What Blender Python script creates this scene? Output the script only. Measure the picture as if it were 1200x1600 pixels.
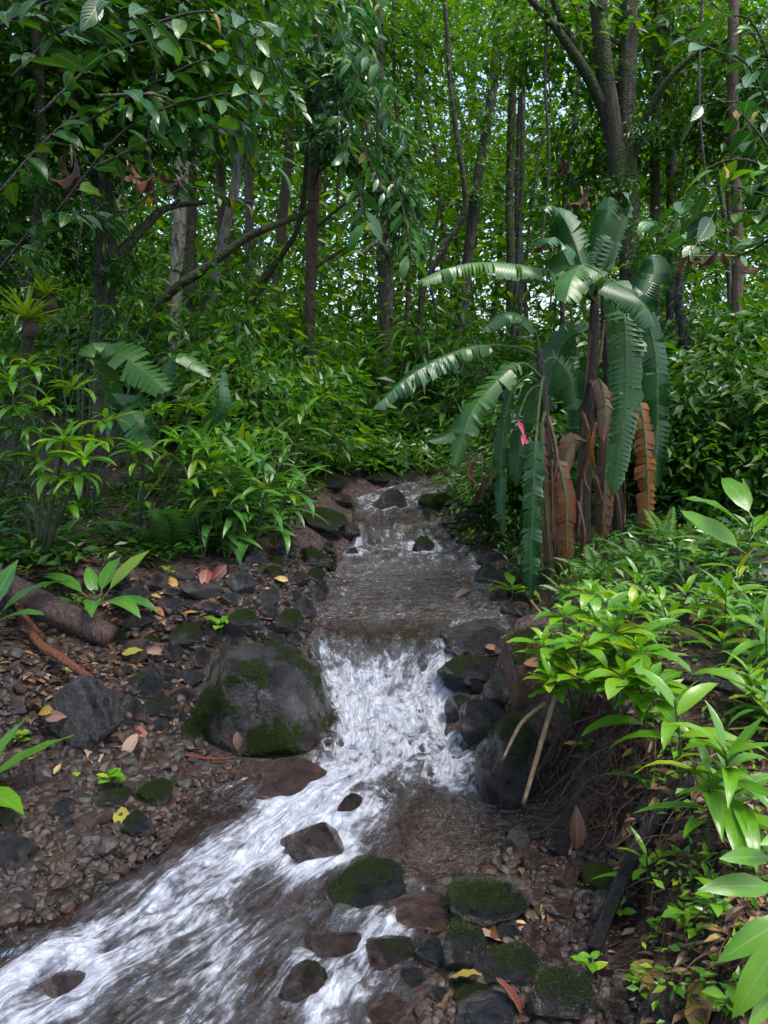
import bpy, math, random
import numpy as np
from mathutils import Vector, Matrix

R = random.Random(7)
rng = np.random.default_rng(7)
for o in list(bpy.data.objects):
    bpy.data.objects.remove(o)
SC = bpy.context.scene
COL = SC.collection
rad = math.radians

# ------------------------------------------------------------------ camera
F = 1256.0                      # focal length in photo pixels (1200 x 1600)
EYE = 1.6
PITCH = rad(9.0)
cam = bpy.data.cameras.new('camera')
cam.sensor_fit = 'VERTICAL'
cam.angle_y = 2 * math.atan(800 / F)
cam.clip_start = 0.05
cam.clip_end = 400
camo = bpy.data.objects.new('camera', cam)
camo.location = (0, 0, EYE)
camo.rotation_euler = (rad(90) - PITCH, 0, 0)
COL.objects.link(camo)
SC.camera = camo

# ------------------------------------------------------------------ light
SUN_EL, SUN_AZ = rad(68), rad(120)      # azimuth clockwise from +Y
w = bpy.data.worlds.new('World')
SC.world = w
w.use_nodes = True
wn = w.node_tree
sky = wn.nodes.new('ShaderNodeTexSky')
sky.sky_type = 'NISHITA'
sky.sun_disc = False
sky.sun_elevation = SUN_EL
sky.sun_rotation = SUN_AZ
sky.air_density = 1.0
sky.dust_density = 3.5
sky.ozone_density = 1.5
hs = wn.nodes.new('ShaderNodeHueSaturation')
hs.inputs['Saturation'].default_value = 0.95
wn.links.new(sky.outputs[0], hs.inputs['Color'])
bg = wn.nodes['Background']
wn.links.new(hs.outputs[0], bg.inputs['Color'])
bg.inputs['Strength'].default_value = 0.15
sl = bpy.data.lights.new('sun', 'SUN')
sl.energy = 1.2
sl.angle = rad(14)
sl.color = (1.0, 0.96, 0.9)
slo = bpy.data.objects.new('sun', sl)
sd = Vector((math.sin(SUN_AZ) * math.cos(SUN_EL), math.cos(SUN_AZ) * math.cos(SUN_EL), math.sin(SUN_EL)))
slo.rotation_euler = sd.to_track_quat('Z', 'Y').to_euler()
slo.location = (0, 0, 30)
COL.objects.link(slo)
SC.view_settings.view_transform = 'Standard'
SC.view_settings.look = 'None'
SC.view_settings.gamma = 1
SC.view_settings.use_curve_mapping = False
SC.view_settings.exposure = 1.7
cy = SC.cycles
cy.use_denoising = True
cy.max_bounces = 7
cy.diffuse_bounces = 3
cy.glossy_bounces = 2
cy.transmission_bounces = 3
cy.transparent_max_bounces = 6
cy.caustics_reflective = False
cy.caustics_refractive = False
cy.sample_clamp_indirect = 4

# ------------------------------------------------------------------ pixel helpers
cp, sp = math.cos(PITCH), math.sin(PITCH)
def ray(u, v):
    x, y = (u - 600) / F, (800 - v) / F
    return np.array([x, cp + y * sp, -sp + y * cp])
def at(u, v, Y):
    d = ray(u, v)
    return np.array([0, 0, EYE]) + d * (Y / d[1])
def proj(p):
    x, y, z = p[0], p[1], p[2] - EYE
    dep = y * cp - z * sp
    up = y * sp + z * cp
    if dep < 0.01: return (-9999, -9999, dep)
    return (600 + F * x / dep, 800 - F * up / dep, dep)

# ------------------------------------------------------------------ numpy noise
def _hash(ix, iy, iz, seed):
    h = (ix * 374761393 + iy * 668265263 + iz * 2147483647 + seed * 974711) & 0xFFFFFFFF
    h = ((h ^ (h >> 13)) * 1274126177) & 0xFFFFFFFF
    h = (h ^ (h >> 16)) & 0xFFFFFFFF
    return (h & 0xFFFF) / 65535.0
def vnoise(P, seed=0):
    P = np.asarray(P, dtype=np.float64)
    i = np.floor(P).astype(np.int64)
    f = P - i
    f = f * f * f * (f * (f * 6 - 15) + 10)
    o = 0
    for dx in (0, 1):
        wx = f[..., 0] if dx else 1 - f[..., 0]
        for dy in (0, 1):
            wy = f[..., 1] if dy else 1 - f[..., 1]
            for dz in (0, 1):
                wz = f[..., 2] if dz else 1 - f[..., 2]
                o = o + wx * wy * wz * _hash(i[..., 0] + dx, i[..., 1] + dy, i[..., 2] + dz, seed)
    return o * 2 - 1
def fbm(P, seed=0, octs=4, gain=.5):
    a, s, t = 1.0, 0, 0
    P = np.asarray(P, dtype=np.float64)
    for k in range(octs):
        s = s + a * vnoise(P * (2.03 ** k), seed + k * 17)
        t += a; a *= gain
    return s / t
def sstep(a, b, x):
    t = np.clip((x - a) / (b - a), 0, 1)
    return t * t * (3 - 2 * t)

# ------------------------------------------------------------------ stream tables: photo row, edges, water height
ROWS = [(752, 655, 705, .745), (762, 600, 703, .72), (775, 553, 697, .685), (800, 548, 690, .625), (828, 552, 700, .565), (850, 548, 728, .482),
        (870, 522, 752, .445), (910, 498, 792, .415), (950, 480, 806, .39), (985, 474, 806, .37), (1000, 474, 790, .345), (1085, 512, 712, .15), (1130, 522, 720, .12),
        (1180, 508, 738, .095), (1215, 430, 752, .085), (1240, 340, 790, .075), (1280, 262, 815, .06), (1330, 180, 800, .05), (1380, 110, 720, .035), (1440, 20, 700, .025), (1520, -120, 640, .012),
        (1600, -260, 600, .0)]
tY, tL, tR, tZ = [], [], [], []
for v, a, b, z in ROWS:
    d = ray(600, v)
    t = (z - EYE) / d[2]
    tY.append(d[1] * t); tL.append((a - 600) / F * t); tR.append((b - 600) / F * t); tZ.append(z)
for a in (tY, tL, tR, tZ): a.reverse()
tY = [0.2, 1.2] + tY + [7.75, 8.1]
tL = [-2.9, -2.0] + tL + [.75, 1.6]
tR = [-.3, -.15] + tR + [1.25, 1.65]
tZ = [-.04, -.02] + tZ + [.78, .8]
tY, tL, tR, tZ = map(np.array, (tY, tL, tR, tZ))
def xl(y): return np.interp(y, tY, tL)
def xr(y): return np.interp(y, tY, tR)
def wz(y): return np.interp(y, tY, tZ)
bY = [0, 1.5, 1.9, 2.3, 2.6, 3.0, 3.6, 4.2, 5, 8]
bW = [.62, .62, .56, .36, .14, .08, .06, .05, .12, .15]     # width of the stony beach on the right
bT = [.30, .34, .38, .44, .47, .50, .52, .55, .62, .95]     # height of the right bank
def H(x, y):
    x = np.asarray(x, float); y = np.asarray(y, float)
    L, Rr, z = xl(y), xr(y), wz(y)
    e = 0.12
    sL = (xl(y + e) - xl(y - e)) / (2 * e); sR = (xr(y + e) - xr(y - e)) / (2 * e)
    dl = (L - x) / np.sqrt(1 + np.minimum(sL ** 2, 4)); dr = (x - Rr) / np.sqrt(1 + np.minimum(sR ** 2, 4))
    far = np.maximum(y - 8.0, 0)
    P = np.stack([x, y, 0 * x], -1)
    n1 = fbm(P * 1.3, 3, 3); n2 = fbm(P * 5.0, 5, 3); n3 = fbm(P * 16, 9, 2)
    # bed
    din = np.minimum(-dl, -dr)
    bed = z - .015 - .11 * sstep(0, .28, din) + .02 * n2 + .012 * n3
    # left bank
    l = np.maximum(dl, 0)
    left = z + .02 + .17 * l - .05 * np.maximum(l - 1.5, 0) + .10 * sstep(.0, .25, l) * sstep(3.6, 4.4, y) + .05 * n1 * sstep(.1, .8, l) + .025 * n2 * sstep(.05, .3, l) + .01 * n3
    left = np.where(y < 3.8, np.maximum(left, left + (.10 * sstep(.5, 1.4, l)) ), left)
    # right bank
    r = np.maximum(dr, 0)
    bw, bt = np.interp(y, bY, bW), np.interp(y, bY, bT)
    beach = z + .02 + .10 * np.minimum(r, bw)
    st = sstep(bw, bw + .24, r + .05 * n2)
    right = beach + (np.maximum(bt - beach, .04)) * st + .12 * np.maximum(r - bw - .2, 0) - .05 * np.maximum(r - 2.5, 0) + .05 * n1 * st + .02 * n2 + .008 * n3
    g = np.where(dl > 0, left, np.where(dr > 0, right, bed))
    # far bank beyond the bend
    fb = sstep(7.7, 8.5, y)
    back = .88 + .085 * far + .10 * n1 + .04 * n2
    g = g * (1 - fb) + np.maximum(back, np.minimum(g, back + .5)) * fb
    pit = np.exp(-(((x + .50) / .50) ** 2 + ((y - 3.15) / .48) ** 2) ** 2)
    g = g - pit * .92 * np.maximum(g - (z - .02 + .10 * np.clip(-(x + .62), 0, 1)), 0)
    g = np.where(np.abs(x) > 6, g * .6 + .4 * (1.0 + .05 * y), g)
    return g
_GRID = {}
def Hq(x, y):
    """terrain height from the ground mesh's own grid"""
    gx, gy, Z = _GRID['g']
    i = np.clip(np.searchsorted(gx, x) - 1, 0, len(gx) - 2); j = np.clip(np.searchsorted(gy, y) - 1, 0, len(gy) - 2)
    a = np.clip((x - gx[i]) / (gx[i + 1] - gx[i]), 0, 1); b = np.clip((y - gy[j]) / (gy[j + 1] - gy[j]), 0, 1)
    return (Z[j, i] * (1 - a) + Z[j, i + 1] * a) * (1 - b) + (Z[j + 1, i] * (1 - a) + Z[j + 1, i + 1] * a) * b
def Hs(x, y): return float(Hq(np.array([x]), np.array([y]))[0])
def ground(u, v, ymax=30):
    """first ground (or water) point along the line of sight of a photo pixel"""
    d = ray(u, v)
    t = np.linspace(.8, ymax, 1600)
    p = np.array([0, 0, EYE]) + d[None] * t[:, None]
    h = np.maximum(Hq(p[:, 0], p[:, 1]), np.where((p[:, 0] > xl(p[:, 1])) & (p[:, 0] < xr(p[:, 1])) & (p[:, 1] < 7.9), wz(p[:, 1]), -9))
    k = np.nonzero(p[:, 2] < h)[0]
    i = k[0] if len(k) else len(t) - 1
    q = p[i].copy(); q[2] = h[i]
    return q

# ------------------------------------------------------------------ materials
class NT:
    def __init__(s, name):
        s.m = bpy.data.materials.new(name); s.m.use_nodes = True
        s.t = s.m.node_tree; s.t.nodes.clear()
        s.out = s.t.nodes.new('ShaderNodeOutputMaterial')
    def n(s, typ, props=None, **inp):
        nd = s.t.nodes.new('ShaderNode' + typ)
        for k, v in (props or {}).items(): setattr(nd, k, v)
        for k, v in inp.items():
            k = k.replace('_', ' ')
            sock = nd.inputs[int(k[1:])] if k[0] == 'i' and k[1:].isdigit() else nd.inputs[k]
            s.set(sock, v)
        return nd
    def set(s, sock, v):
        if isinstance(v, bpy.types.NodeSocket): s.t.links.new(v, sock)
        elif isinstance(v, bpy.types.Node): s.t.links.new(v.outputs[0], sock)
        else: sock.default_value = v
    def math(s, op, a, b=0.0, clamp=False):
        return s.n('Math', dict(operation=op, use_clamp=clamp), i0=a, i1=b).outputs[0]
    def mix(s, f, a, b):
        nd = s.n('MixRGB'); s.set(nd.inputs[0], f)
        for k, c in ((1, a), (2, b)):
            s.set(nd.inputs[k], c if isinstance(c, (bpy.types.NodeSocket, bpy.types.Node)) else (*c, 1) if len(c) == 3 else c)
        return nd.outputs[0]
    def ramp(s, f, stops, interp='LINEAR'):
        nd = s.n('ValToRGB'); s.set(nd.inputs[0], f)
        cr = nd.color_ramp; cr.interpolation = interp
        while len(cr.elements) < len(stops): cr.elements.new(.5)
        for e, (p, c) in zip(cr.elements, stops):
            e.position = p; e.color = (*c, 1) if not isinstance(c, (int, float)) else (c, c, c, 1)
        return nd.outputs[0]
    def noise(s, vec, scale, detail=4, rough=.55, dist=0):
        return s.n('TexNoise', Vector=vec, Scale=scale, Detail=detail, Roughness=rough, Distortion=dist).outputs['Fac']
    def step(s, x, a, b):
        nd = s.n('MapRange', dict(interpolation_type='SMOOTHSTEP')); s.set(nd.inputs[0], x); nd.inputs[1].default_value = a; nd.inputs[2].default_value = b
        return nd.outputs[0]
    def done(s, sh):
        s.t.links.new(sh.outputs[0] if isinstance(sh, bpy.types.Node) else sh, s.out.inputs['Surface']); return s.m

def leaf_mat(name, cols, rough=.3, trans=.28, vein=0, veinw=16, slant=10, tcol=None, spec=.5, rib=None, bump=.25):
    k = NT(name)
    a = k.n('Attribute', dict(attribute_name='rnd')).outputs['Fac']
    oi = k.n('ObjectInfo').outputs['Random']
    r = k.math('FRACT', k.math('ADD', a, oi))
    col = k.ramp(r, cols)
    tc = k.n('TexCoord')
    blotch = k.noise(tc.outputs['Object'], 9, 2)
    col = k.mix(k.math('MULTIPLY', k.step(blotch, .35, .75), .35), col, k.mix(.5, col, (.0, .012, .004)))
    sp = k.step(k.noise(tc.outputs['Object'], 55, 2, .5), .70, .76)
    col = k.mix(k.math('MULTIPLY', sp, .55), col, (.12, .09, .02))
    nrm = None
    if vein:
        sx = k.n('SeparateXYZ', Vector=tc.outputs['UV'])
        ac = k.math('ABSOLUTE', k.math('SUBTRACT', sx.outputs[1], .5))
        ph = k.math('SUBTRACT', k.math('MULTIPLY', sx.outputs[0], veinw), k.math('MULTIPLY', ac, slant))
        sn = k.math('SINE', k.math('MULTIPLY', ph, 6.283))
        ribm = k.step(ac, .05, .02)
        col = k.mix(k.math('MULTIPLY', ribm, .6), col, rib or (.16, .26, .06))
        hgt = k.math('ADD', k.math('MULTIPLY', sn, .5), k.math('MULTIPLY', ribm, -1.5))
        col = k.mix(k.math('MULTIPLY', k.step(sn, .6, 1), .18), col, rib or (.12, .22, .05))
        nrm = k.n('Bump', Strength=bump, Distance=.002 * vein, Height=hgt).outputs[0]
    p = k.n('BsdfPrincipled', Base_Color=col, Roughness=rough)
    p.inputs['Specular IOR Level'].default_value = spec
    t = k.n('BsdfTranslucent', Color=k.n('HueSaturation', Saturation=1.15, Value=1.6, Color=col, Hue=.485))
    if nrm: k.set(p.inputs['Normal'], nrm)
    return k.done(k.n('MixShader', i0=trans, i1=p, i2=t))

G = dict
ML = {}
ML['bright'] = leaf_mat('bright wet leaf', [(0, (.05, .16, .005)), (.5, (.08, .225, .006)), (.85, (.13, .275, .008)), (1, (.24, .31, .012))], .24, .30, 1, 20, 18, bump=.15)
ML['ginger'] = leaf_mat('ginger leaf', [(0, (.025, .105, .016)), (.5, (.042, .15, .02)), (.9, (.07, .19, .018)), (1, (.14, .22, .02))], .28, .28, 1, 20, 18, bump=.15)
ML['dark'] = leaf_mat('dark glossy leaf', [(0, (.012, .06, .014)), (.5, (.02, .085, .018)), (.9, (.035, .12, .016)), (1, (.08, .15, .012))], .26, .22, 1, 9, 5, bump=.3)
ML['canopy'] = leaf_mat('canopy leaf', [(0, (.018, .08, .009)), (.45, (.034, .125, .011)), (.85, (.065, .17, .011)), (1, (.14, .23, .015))], .36, .46, spec=.35)
ML['bluish'] = leaf_mat('bluish drooping leaf', [(0, (.02, .085, .024)), (.5, (.034, .12, .03)), (.9, (.06, .16, .025)), (1, (.10, .19, .02))], .24, .34)
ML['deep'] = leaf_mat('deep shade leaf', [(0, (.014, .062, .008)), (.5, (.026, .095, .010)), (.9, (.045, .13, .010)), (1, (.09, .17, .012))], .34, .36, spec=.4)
ML['far'] = leaf_mat('far canopy leaf', [(0, (.02, .085, .010)), (.45, (.04, .13, .012)), (.85, (.075, .18, .013)), (1, (.17, .26, .018))], .45, .5, spec=.3)
ML['banana'] = leaf_mat('banana leaf', [(0, (.015, .072, .018)), (.5, (.022, .092, .022)), (1, (.045, .13, .016))], .38, .24, 1, 46, 8, rib=(.06, .13, .04), bump=.18)
ML['fern'] = leaf_mat('fern frond', [(0, (.022, .075, .016)), (.5, (.035, .105, .02)), (.9, (.06, .14, .02)), (1, (.1, .16, .02))], .4, .3)
ML['fernbright'] = leaf_mat('bright fern frond', [(0, (.06, .17, .02)), (1, (.11, .24, .03))], .4, .3)
ML['brom'] = leaf_mat('bromeliad leaf', [(0, (.12, .24, .02)), (1, (.2, .32, .025))], .35, .3)
ML['yellow'] = leaf_mat('yellowed leaf', [(0, (.27, .15, .022)), (.5, (.33, .21, .04)), (1, (.22, .2, .03))], .4, .2, 1, 9, 5)
ML['brown'] = leaf_mat('dead brown leaf', [(0, (.035, .014, .008)), (.5, (.075, .03, .014)), (1, (.14, .07, .035))], .55, .1, 1, 9, 5, rib=(.2, .11, .06))
ML['orange'] = leaf_mat('dying orange leaf', [(0, (.10, .034, .012)), (.5, (.18, .06, .014)), (1, (.24, .095, .02))], .5, .3, 1, 30, 8, rib=(.2, .11, .04))
ML['tan'] = leaf_mat('pale fallen leaf', [(0, (.14, .08, .05)), (.5, (.17, .085, .065)), (1, (.22, .15, .095))], .5, .1, 1, 9, 5, rib=(.3, .2, .14))
ML['red'] = leaf_mat('red fallen leaf', [(0, (.11, .018, .02)), (1, (.17, .035, .03))], .4, .15, 1, 9, 5)
ML['moss'] = leaf_mat('moss blade', [(0, (.010, .024, .003)), (.6, (.024, .044, .005)), (1, (.055, .082, .009))], .8, .3)
ML['litter'] = leaf_mat('leaf litter', [(0, (.05, .025, .014)), (.4, (.09, .042, .02)), (.75, (.14, .07, .035)), (.93, (.2, .12, .06)), (1, (.3, .2, .05))], .45, .1)

def bark_mat(name, c1, c2, moss=.3, lichen=.2, scale=1.0, rough=.8, ring=0):
    k = NT(name)
    tc = k.n('TexCoord')
    mp = k.n('Mapping', Vector=tc.outputs['Object'])
    mp.inputs['Scale'].default_value = (9 * scale, 9 * scale, 2.0 * scale)
    n1 = k.noise(mp, 3, 6, .65)
    col = k.mix(k.step(n1, .3, .7), c1, c2)
    hgt = n1
    if ring:
        sx = k.n('SeparateXYZ', Vector=tc.outputs['Object'])
        rg = k.math('SINE', k.math('MULTIPLY', sx.outputs[2], 60))
        col = k.mix(k.math('MULTIPLY', k.step(rg, .75, 1), .5), col, (.02, .015, .01))
    n2 = k.noise(tc.outputs['Object'], 3.2 * scale, 5, .7)
    col = k.mix(k.step(k.math('ADD', n2, lichen - .5), .48, .56), col, (.42, .43, .41))
    n3 = k.noise(k.n('VectorMath', dict(operation='ADD'), i0=tc.outputs['Object'], i1=(7, 3, 5)).outputs[0], 2.2 * scale, 5, .65)
    ms = k.step(k.math('ADD', n3, moss - .5), .42, .6)
    n4 = k.noise(tc.outputs['Object'], 60, 2)
    col = k.mix(ms, col, k.mix(n4, (.012, .024, .003), (.05, .072, .008)))
    hgt = k.math('ADD', hgt, k.math('MULTIPLY', k.math('MULTIPLY', ms, n4), .8))
    b = k.n('Bump', Strength=1.0, Distance=.045, Height=hgt)
    p = k.n('BsdfPrincipled', Base_Color=col, Roughness=rough, Normal=b.outputs[0])
    return k.done(p)
MB = dict(
    brown=bark_mat('brown bark', (0.04185, 0.02511, 0.01674), (0.1255, 0.07114, 0.04185), .1, .02, 1, .7, 1),
    mossy=bark_mat('mossy bark', (0.0217, 0.01612, 0.01116), (0.062, 0.0465, 0.031), .52, .12),
    pale=bark_mat('pale lichen bark', (0.09672, 0.0806, 0.06851), (0.274, 0.2579, 0.2418), .2, .42, 1.2),
    grey=bark_mat('grey bark', (0.0465, 0.03906, 0.03255), (0.1395, 0.1162, 0.093), .3, .25),
    dark=bark_mat('dark wet bark', (0.01116, 0.00868, 0.00744), (0.031, 0.02232, 0.01612), .42, .06, 1, .5),
    black=bark_mat('black wet branch bark', (.008, .008, .009), (.022, .02, .022), .12, .02, 2, .22),
    stick=bark_mat('dry tan stick', (.3, .19, .09), (.46, .32, .17), .0, .0, 3, .6),
    red=bark_mat('reddish wet wood', (.11, .03, .016), (.24, .075, .035), .0, .0, 3, .35),
    log=bark_mat('rotting log bark', (0.031, 0.0186, 0.01488), (0.1054, 0.062, 0.0496), .14, .12, 2.0, .5),
    root=bark_mat('root fibre', (.06, .035, .02), (.2, .12, .065), .1, .02, 3, .7),
    stem=bark_mat('green stem', (.05, .11, .02), (.09, .16, .035), .0, .0, 2, .4),
    darkstem=bark_mat('dark stem', (.022, .03, .012), (.05, .055, .022), .0, .0, 2, .5),
    pseudo=bark_mat('banana pseudostem', (0.01116, 0.0093, 0.00496), (0.0403, 0.03224, 0.01364), .2, .0, 1.6, .45),
)

def rock_mat(name, c1, c2, rough=.3, lichen=0.0, mossc=((.009, .02, .003), (.042, .066, .008))):
    k = NT(name)
    tc = k.n('TexCoord'); O = tc.outputs['Object']
    fine = k.noise(O, 46, 6, .75)
    oi = k.n('ObjectInfo').outputs['Random']
    off = k.n('VectorMath', dict(operation='ADD'), i0=O)
    k.set(off.inputs[1], k.n('CombineXYZ', X=k.math('MULTIPLY', oi, 37), Y=k.math('MULTIPLY', oi, 11), Z=oi))
    O = off.outputs[0]
    n1 = k.noise(O, 2.2, 8, .65)
    n2 = k.noise(O, 14, 6, .7)
    col = k.mix(k.step(n1, .32, .68), c1, c2)
    col = k.mix(k.math('MULTIPLY', k.step(n2, .5, .72), .5), col, k.mix(.5, col, (.09, .078, .074)))
    col = k.n('HueSaturation', Value=k.math('ADD', .65, k.math('MULTIPLY', k.math('FRACT', k.math('MULTIPLY', oi, 7.3)), .75)), Color=col).outputs[0]
    col = k.mix(k.math('MULTIPLY', k.step(fine, .56, .7), .55), col, (.07, .062, .06))
    col = k.mix(k.math('MULTIPLY', k.step(fine, .46, .34), .6), col, (.006, .005, .005))
    if lichen:
        n5 = k.noise(O, 5, 6, .75)
        col = k.mix(k.step(k.math('ADD', n5, lichen - .5), .6, .66), col, (.5, .51, .44))
    at_ = k.n('Attribute', dict(attribute_name='moss')).outputs['Fac']
    ms = k.step(k.math('ADD', at_, k.math('MULTIPLY', k.math('SUBTRACT', k.noise(O, 11, 5, .7), .5), .9)), .42, .62)
    n4 = k.noise(O, 70, 3, .7)
    mc = k.mix(k.step(k.noise(O, 4, 3), .35, .65), k.mix(n4, mossc[0], mossc[1]), k.mix(n4, mossc[0], (.035, .06, .01)))
    col = k.mix(ms, col, mc)
    h = k.math('ADD', k.math('ADD', k.math('MULTIPLY', fine, .22), k.math('MULTIPLY', n2, .6)), k.math('ADD', k.math('MULTIPLY', n1, .8), k.math('MULTIPLY', k.math('MULTIPLY', ms, k.math('ADD', n4, .5)), .9)))
    b = k.n('Bump', Strength=1.0, Distance=.11 if lichen else .08, Height=h)
    rg = k.math('ADD', k.math('MULTIPLY', ms, .6), k.math('ADD', rough - .22, k.math('MULTIPLY', n2, .34)), True)
    p = k.n('BsdfPrincipled', Base_Color=col, Roughness=rg, Normal=b.outputs[0])
    k.set(p.inputs['Specular IOR Level'], k.math('SUBTRACT', .5, k.math('MULTIPLY', ms, .4)))
    wet = k.step(k.noise(O, 3, 4, .6), .35, .6)
    k.set(p.inputs['Coat Weight'], k.math('MULTIPLY', k.math('SUBTRACT', 1.0, ms), k.math('MULTIPLY', wet, .85 if rough < .35 else .3)))
    p.inputs['Coat Roughness'].default_value = .10
    p.inputs['Coat IOR'].default_value = 1.4
    cb = k.n('Bump', Strength=.55, Distance=.10, Height=k.math('ADD', k.math('MULTIPLY', n1, 1.2), k.math('ADD', k.math('MULTIPLY', n2, .6), k.math('MULTIPLY', fine, .2))))
    k.set(p.inputs['Coat Normal'], cb.outputs[0])
    return k.done(p)
MR = dict(
    basalt=rock_mat('wet dark basalt', (.008, .0075, .008), (.034, .030, .031), .26),
    slate=rock_mat('bluish wet stone', (.010, .011, .014), (.036, .038, .046), .28),
    brown=rock_mat('wet brown stone', (.020, .010, .007), (.07, .036, .025), .2),
    red=rock_mat('reddish stone', (.034, .014, .010), (.09, .038, .028), .32),
    grey=rock_mat('grey stone', (.03, .027, .025), (.09, .08, .072), .4),
    big=rock_mat('boulder stone with lichen', (.005, .0045, .005), (.045, .035, .040), .27, .15, ((.010, .024, .004), (.045, .068, .009))),
    ochre=rock_mat('ochre stained rock', (.12, .055, .03), (.30, .17, .10), .42, .04),
)

def soil_mat():
    k = NT('forest soil')
    tc = k.n('TexCoord'); O = tc.outputs['Object']
    n1 = k.noise(O, 1.4, 6, .6); n2 = k.noise(O, 18, 8, .7); n3 = k.noise(O, 90, 3, .6)
    vo = k.n('TexVoronoi', Vector=O, Scale=38)
    vr = k.n('SeparateColor', Color=vo.outputs['Color']).outputs[0]
    col = k.mix(n2, (.009, .0045, .0035), (.042, .019, .013))
    col = k.mix(k.step(n1, .45, .7), col, k.mix(n2, (.016, .007, .005), (.062, .027, .018)))
    col = k.mix(k.math('MULTIPLY', k.step(vr, .3, 1), .55), col, k.ramp(vr, [(0, (.014, .012, .012)), (.5, (.045, .025, .018)), (.8, (.07, .048, .038)), (1, (.10, .08, .065))]))
    ms = k.step(k.noise(O, 2.6, 5, .65), .6, .7)
    col = k.mix(k.math('MULTIPLY', ms, .7), col, k.mix(n3, (.018, .03, .006), (.05, .075, .012)))
    col = k.n('HueSaturation', Value=.8, Saturation=1.05, Color=col).outputs[0]
    h = k.math('ADD', k.math('MULTIPLY', n2, .8), k.math('ADD', k.math('MULTIPLY', n3, .25), k.math('MULTIPLY', vo.outputs['Distance'], -.7)))
    b = k.n('Bump', Strength=1, Distance=.03, Height=h)
    return k.done(k.n('BsdfPrincipled', Base_Color=col, Roughness=k.math('ADD', .35, k.math('MULTIPLY', n2, .4)), Normal=b.outputs[0]))
M_SOIL = soil_mat()

def water_mat():
    k = NT('stream water')
    tc = k.n('TexCoord')
    foam_sheen = k.n('Attribute', dict(attribute_name='foam_sheen')).outputs['Fac']
    rapid = k.n('Attribute', dict(attribute_name='rapid')).outputs['Fac']
    def mp(sx, sy, off=0):
        m = k.n('Mapping', Vector=tc.outputs['UV']); m.inputs['Scale'].default_value = (sx, sy, 1); m.inputs['Location'].default_value = (off, off, 0)
        return m.outputs[0]
    s1 = k.noise(mp(6, 2.0), 1.7, 5, .6, 1.3)
    s2 = k.noise(mp(20, 5.0, 3), 2.0, 5, .6, 1.0)
    s3 = k.noise(mp(50, 22, 5), 2.0, 3, .6, .6)
    st = k.math('ADD', k.math('MULTIPLY', s1, .55), k.math('ADD', k.math('MULTIPLY', s2, .42), k.math('MULTIPLY', s3, .22)))
    O = tc.outputs['Object']
    froth = k.n('Attribute', dict(attribute_name='froth')).outputs['Fac']
    f1 = k.noise(O, 9, 4, .55, 1.6); f2 = k.noise(O, 28, 3, .55, 1.0)
    iso = k.math('ADD', k.math('MULTIPLY', f1, .75), k.math('MULTIPLY', f2, .44))
    st = k.math('ADD', k.math('MULTIPLY', st, k.math('SUBTRACT', 1.0, froth)), k.math('MULTIPLY', iso, froth))
    st = k.math('ADD', k.math('MULTIPLY', k.math('SUBTRACT', st, .595), 1.75), .545)
    f = k.math('ADD', st, k.math('SUBTRACT', foam_sheen, 1.0))
    fm = k.math('ADD', k.math('MULTIPLY', k.step(f, .0, .34), .88), k.math('MULTIPLY', k.step(f, -.25, .10), .10))
    mo = k.n('Mapping', Vector=O); mo.inputs['Scale'].default_value = (1, 1.7, 1)
    r1 = k.noise(mo, 8, 3, .55, .6); r2 = k.noise(mo, 30, 3, .6, .4)
    calm = k.math('ADD', k.math('MULTIPLY', r1, .75), k.math('MULTIPLY', r2, .3))
    calm = k.math('MULTIPLY', calm, k.n('Attribute', dict(attribute_name='ripple')).outputs['Fac'])
    h = k.math('ADD', k.math('MULTIPLY', calm, k.math('SUBTRACT', 1.0, k.math('MULTIPLY', rapid, .6))), k.math('MULTIPLY', st, k.math('MULTIPLY', rapid, 2.2)))
    b = k.n('Bump', Strength=1.0, Distance=.11, Height=h).outputs[0]
    tr = k.n('BsdfTransparent', Color=(.84, .66, .48, 1))
    df = k.n('BsdfDiffuse', Color=(.060, .032, .017, 1), Normal=b)
    body = k.n('MixShader', i0=k.math('ADD', .14, k.math('MULTIPLY', rapid, .3)), i1=tr, i2=df)
    gl = k.n('BsdfGlossy', Color=(1, 1, 1, 1), Roughness=.09, Normal=b)
    fr = k.n('Fresnel', IOR=1.36, Normal=b)
    wet = k.n('MixShader', i0=k.math('ADD', k.math('MULTIPLY', fr, k.math('ADD', 1.15, k.math('MULTIPLY', k.n('Attribute', dict(attribute_name='ripple')).outputs['Fac'], .95))), .02, True), i1=body, i2=gl)
    nf = k.noise(O, 26, 6, .7, .8)
    fh = k.n('Bump', Strength=1.0, Distance=.06, Height=k.math('ADD', k.math('MULTIPLY', s2, .8), k.math('MULTIPLY', nf, .8))).outputs[0]
    fd = k.n('BsdfPrincipled', Base_Color=k.mix(k.step(k.math('ADD', s2, k.math('MULTIPLY', nf, .6)), .6, 1.0), (.33, .36, .44), (.62, .66, .74)), Roughness=.5, Normal=fh)  # shading of the white water painted in: grey-blue troughs, pale crests
    return k.done(k.n('MixShader', i0=fm, i1=wet, i2=fd))
M_WATER = water_mat()
def flat_mat(name, c, rough=.5):
    k = NT(name)
    n = k.noise(k.n('TexCoord').outputs['Object'], 30, 3)
    return k.done(k.n('BsdfPrincipled', Base_Color=k.mix(n, c, tuple(x * .7 for x in c)), Roughness=rough))
M_PINK = flat_mat('pink bract', (.55, .06, .12)); M_WHITE = flat_mat('white petal', (.8, .68, .66))

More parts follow.
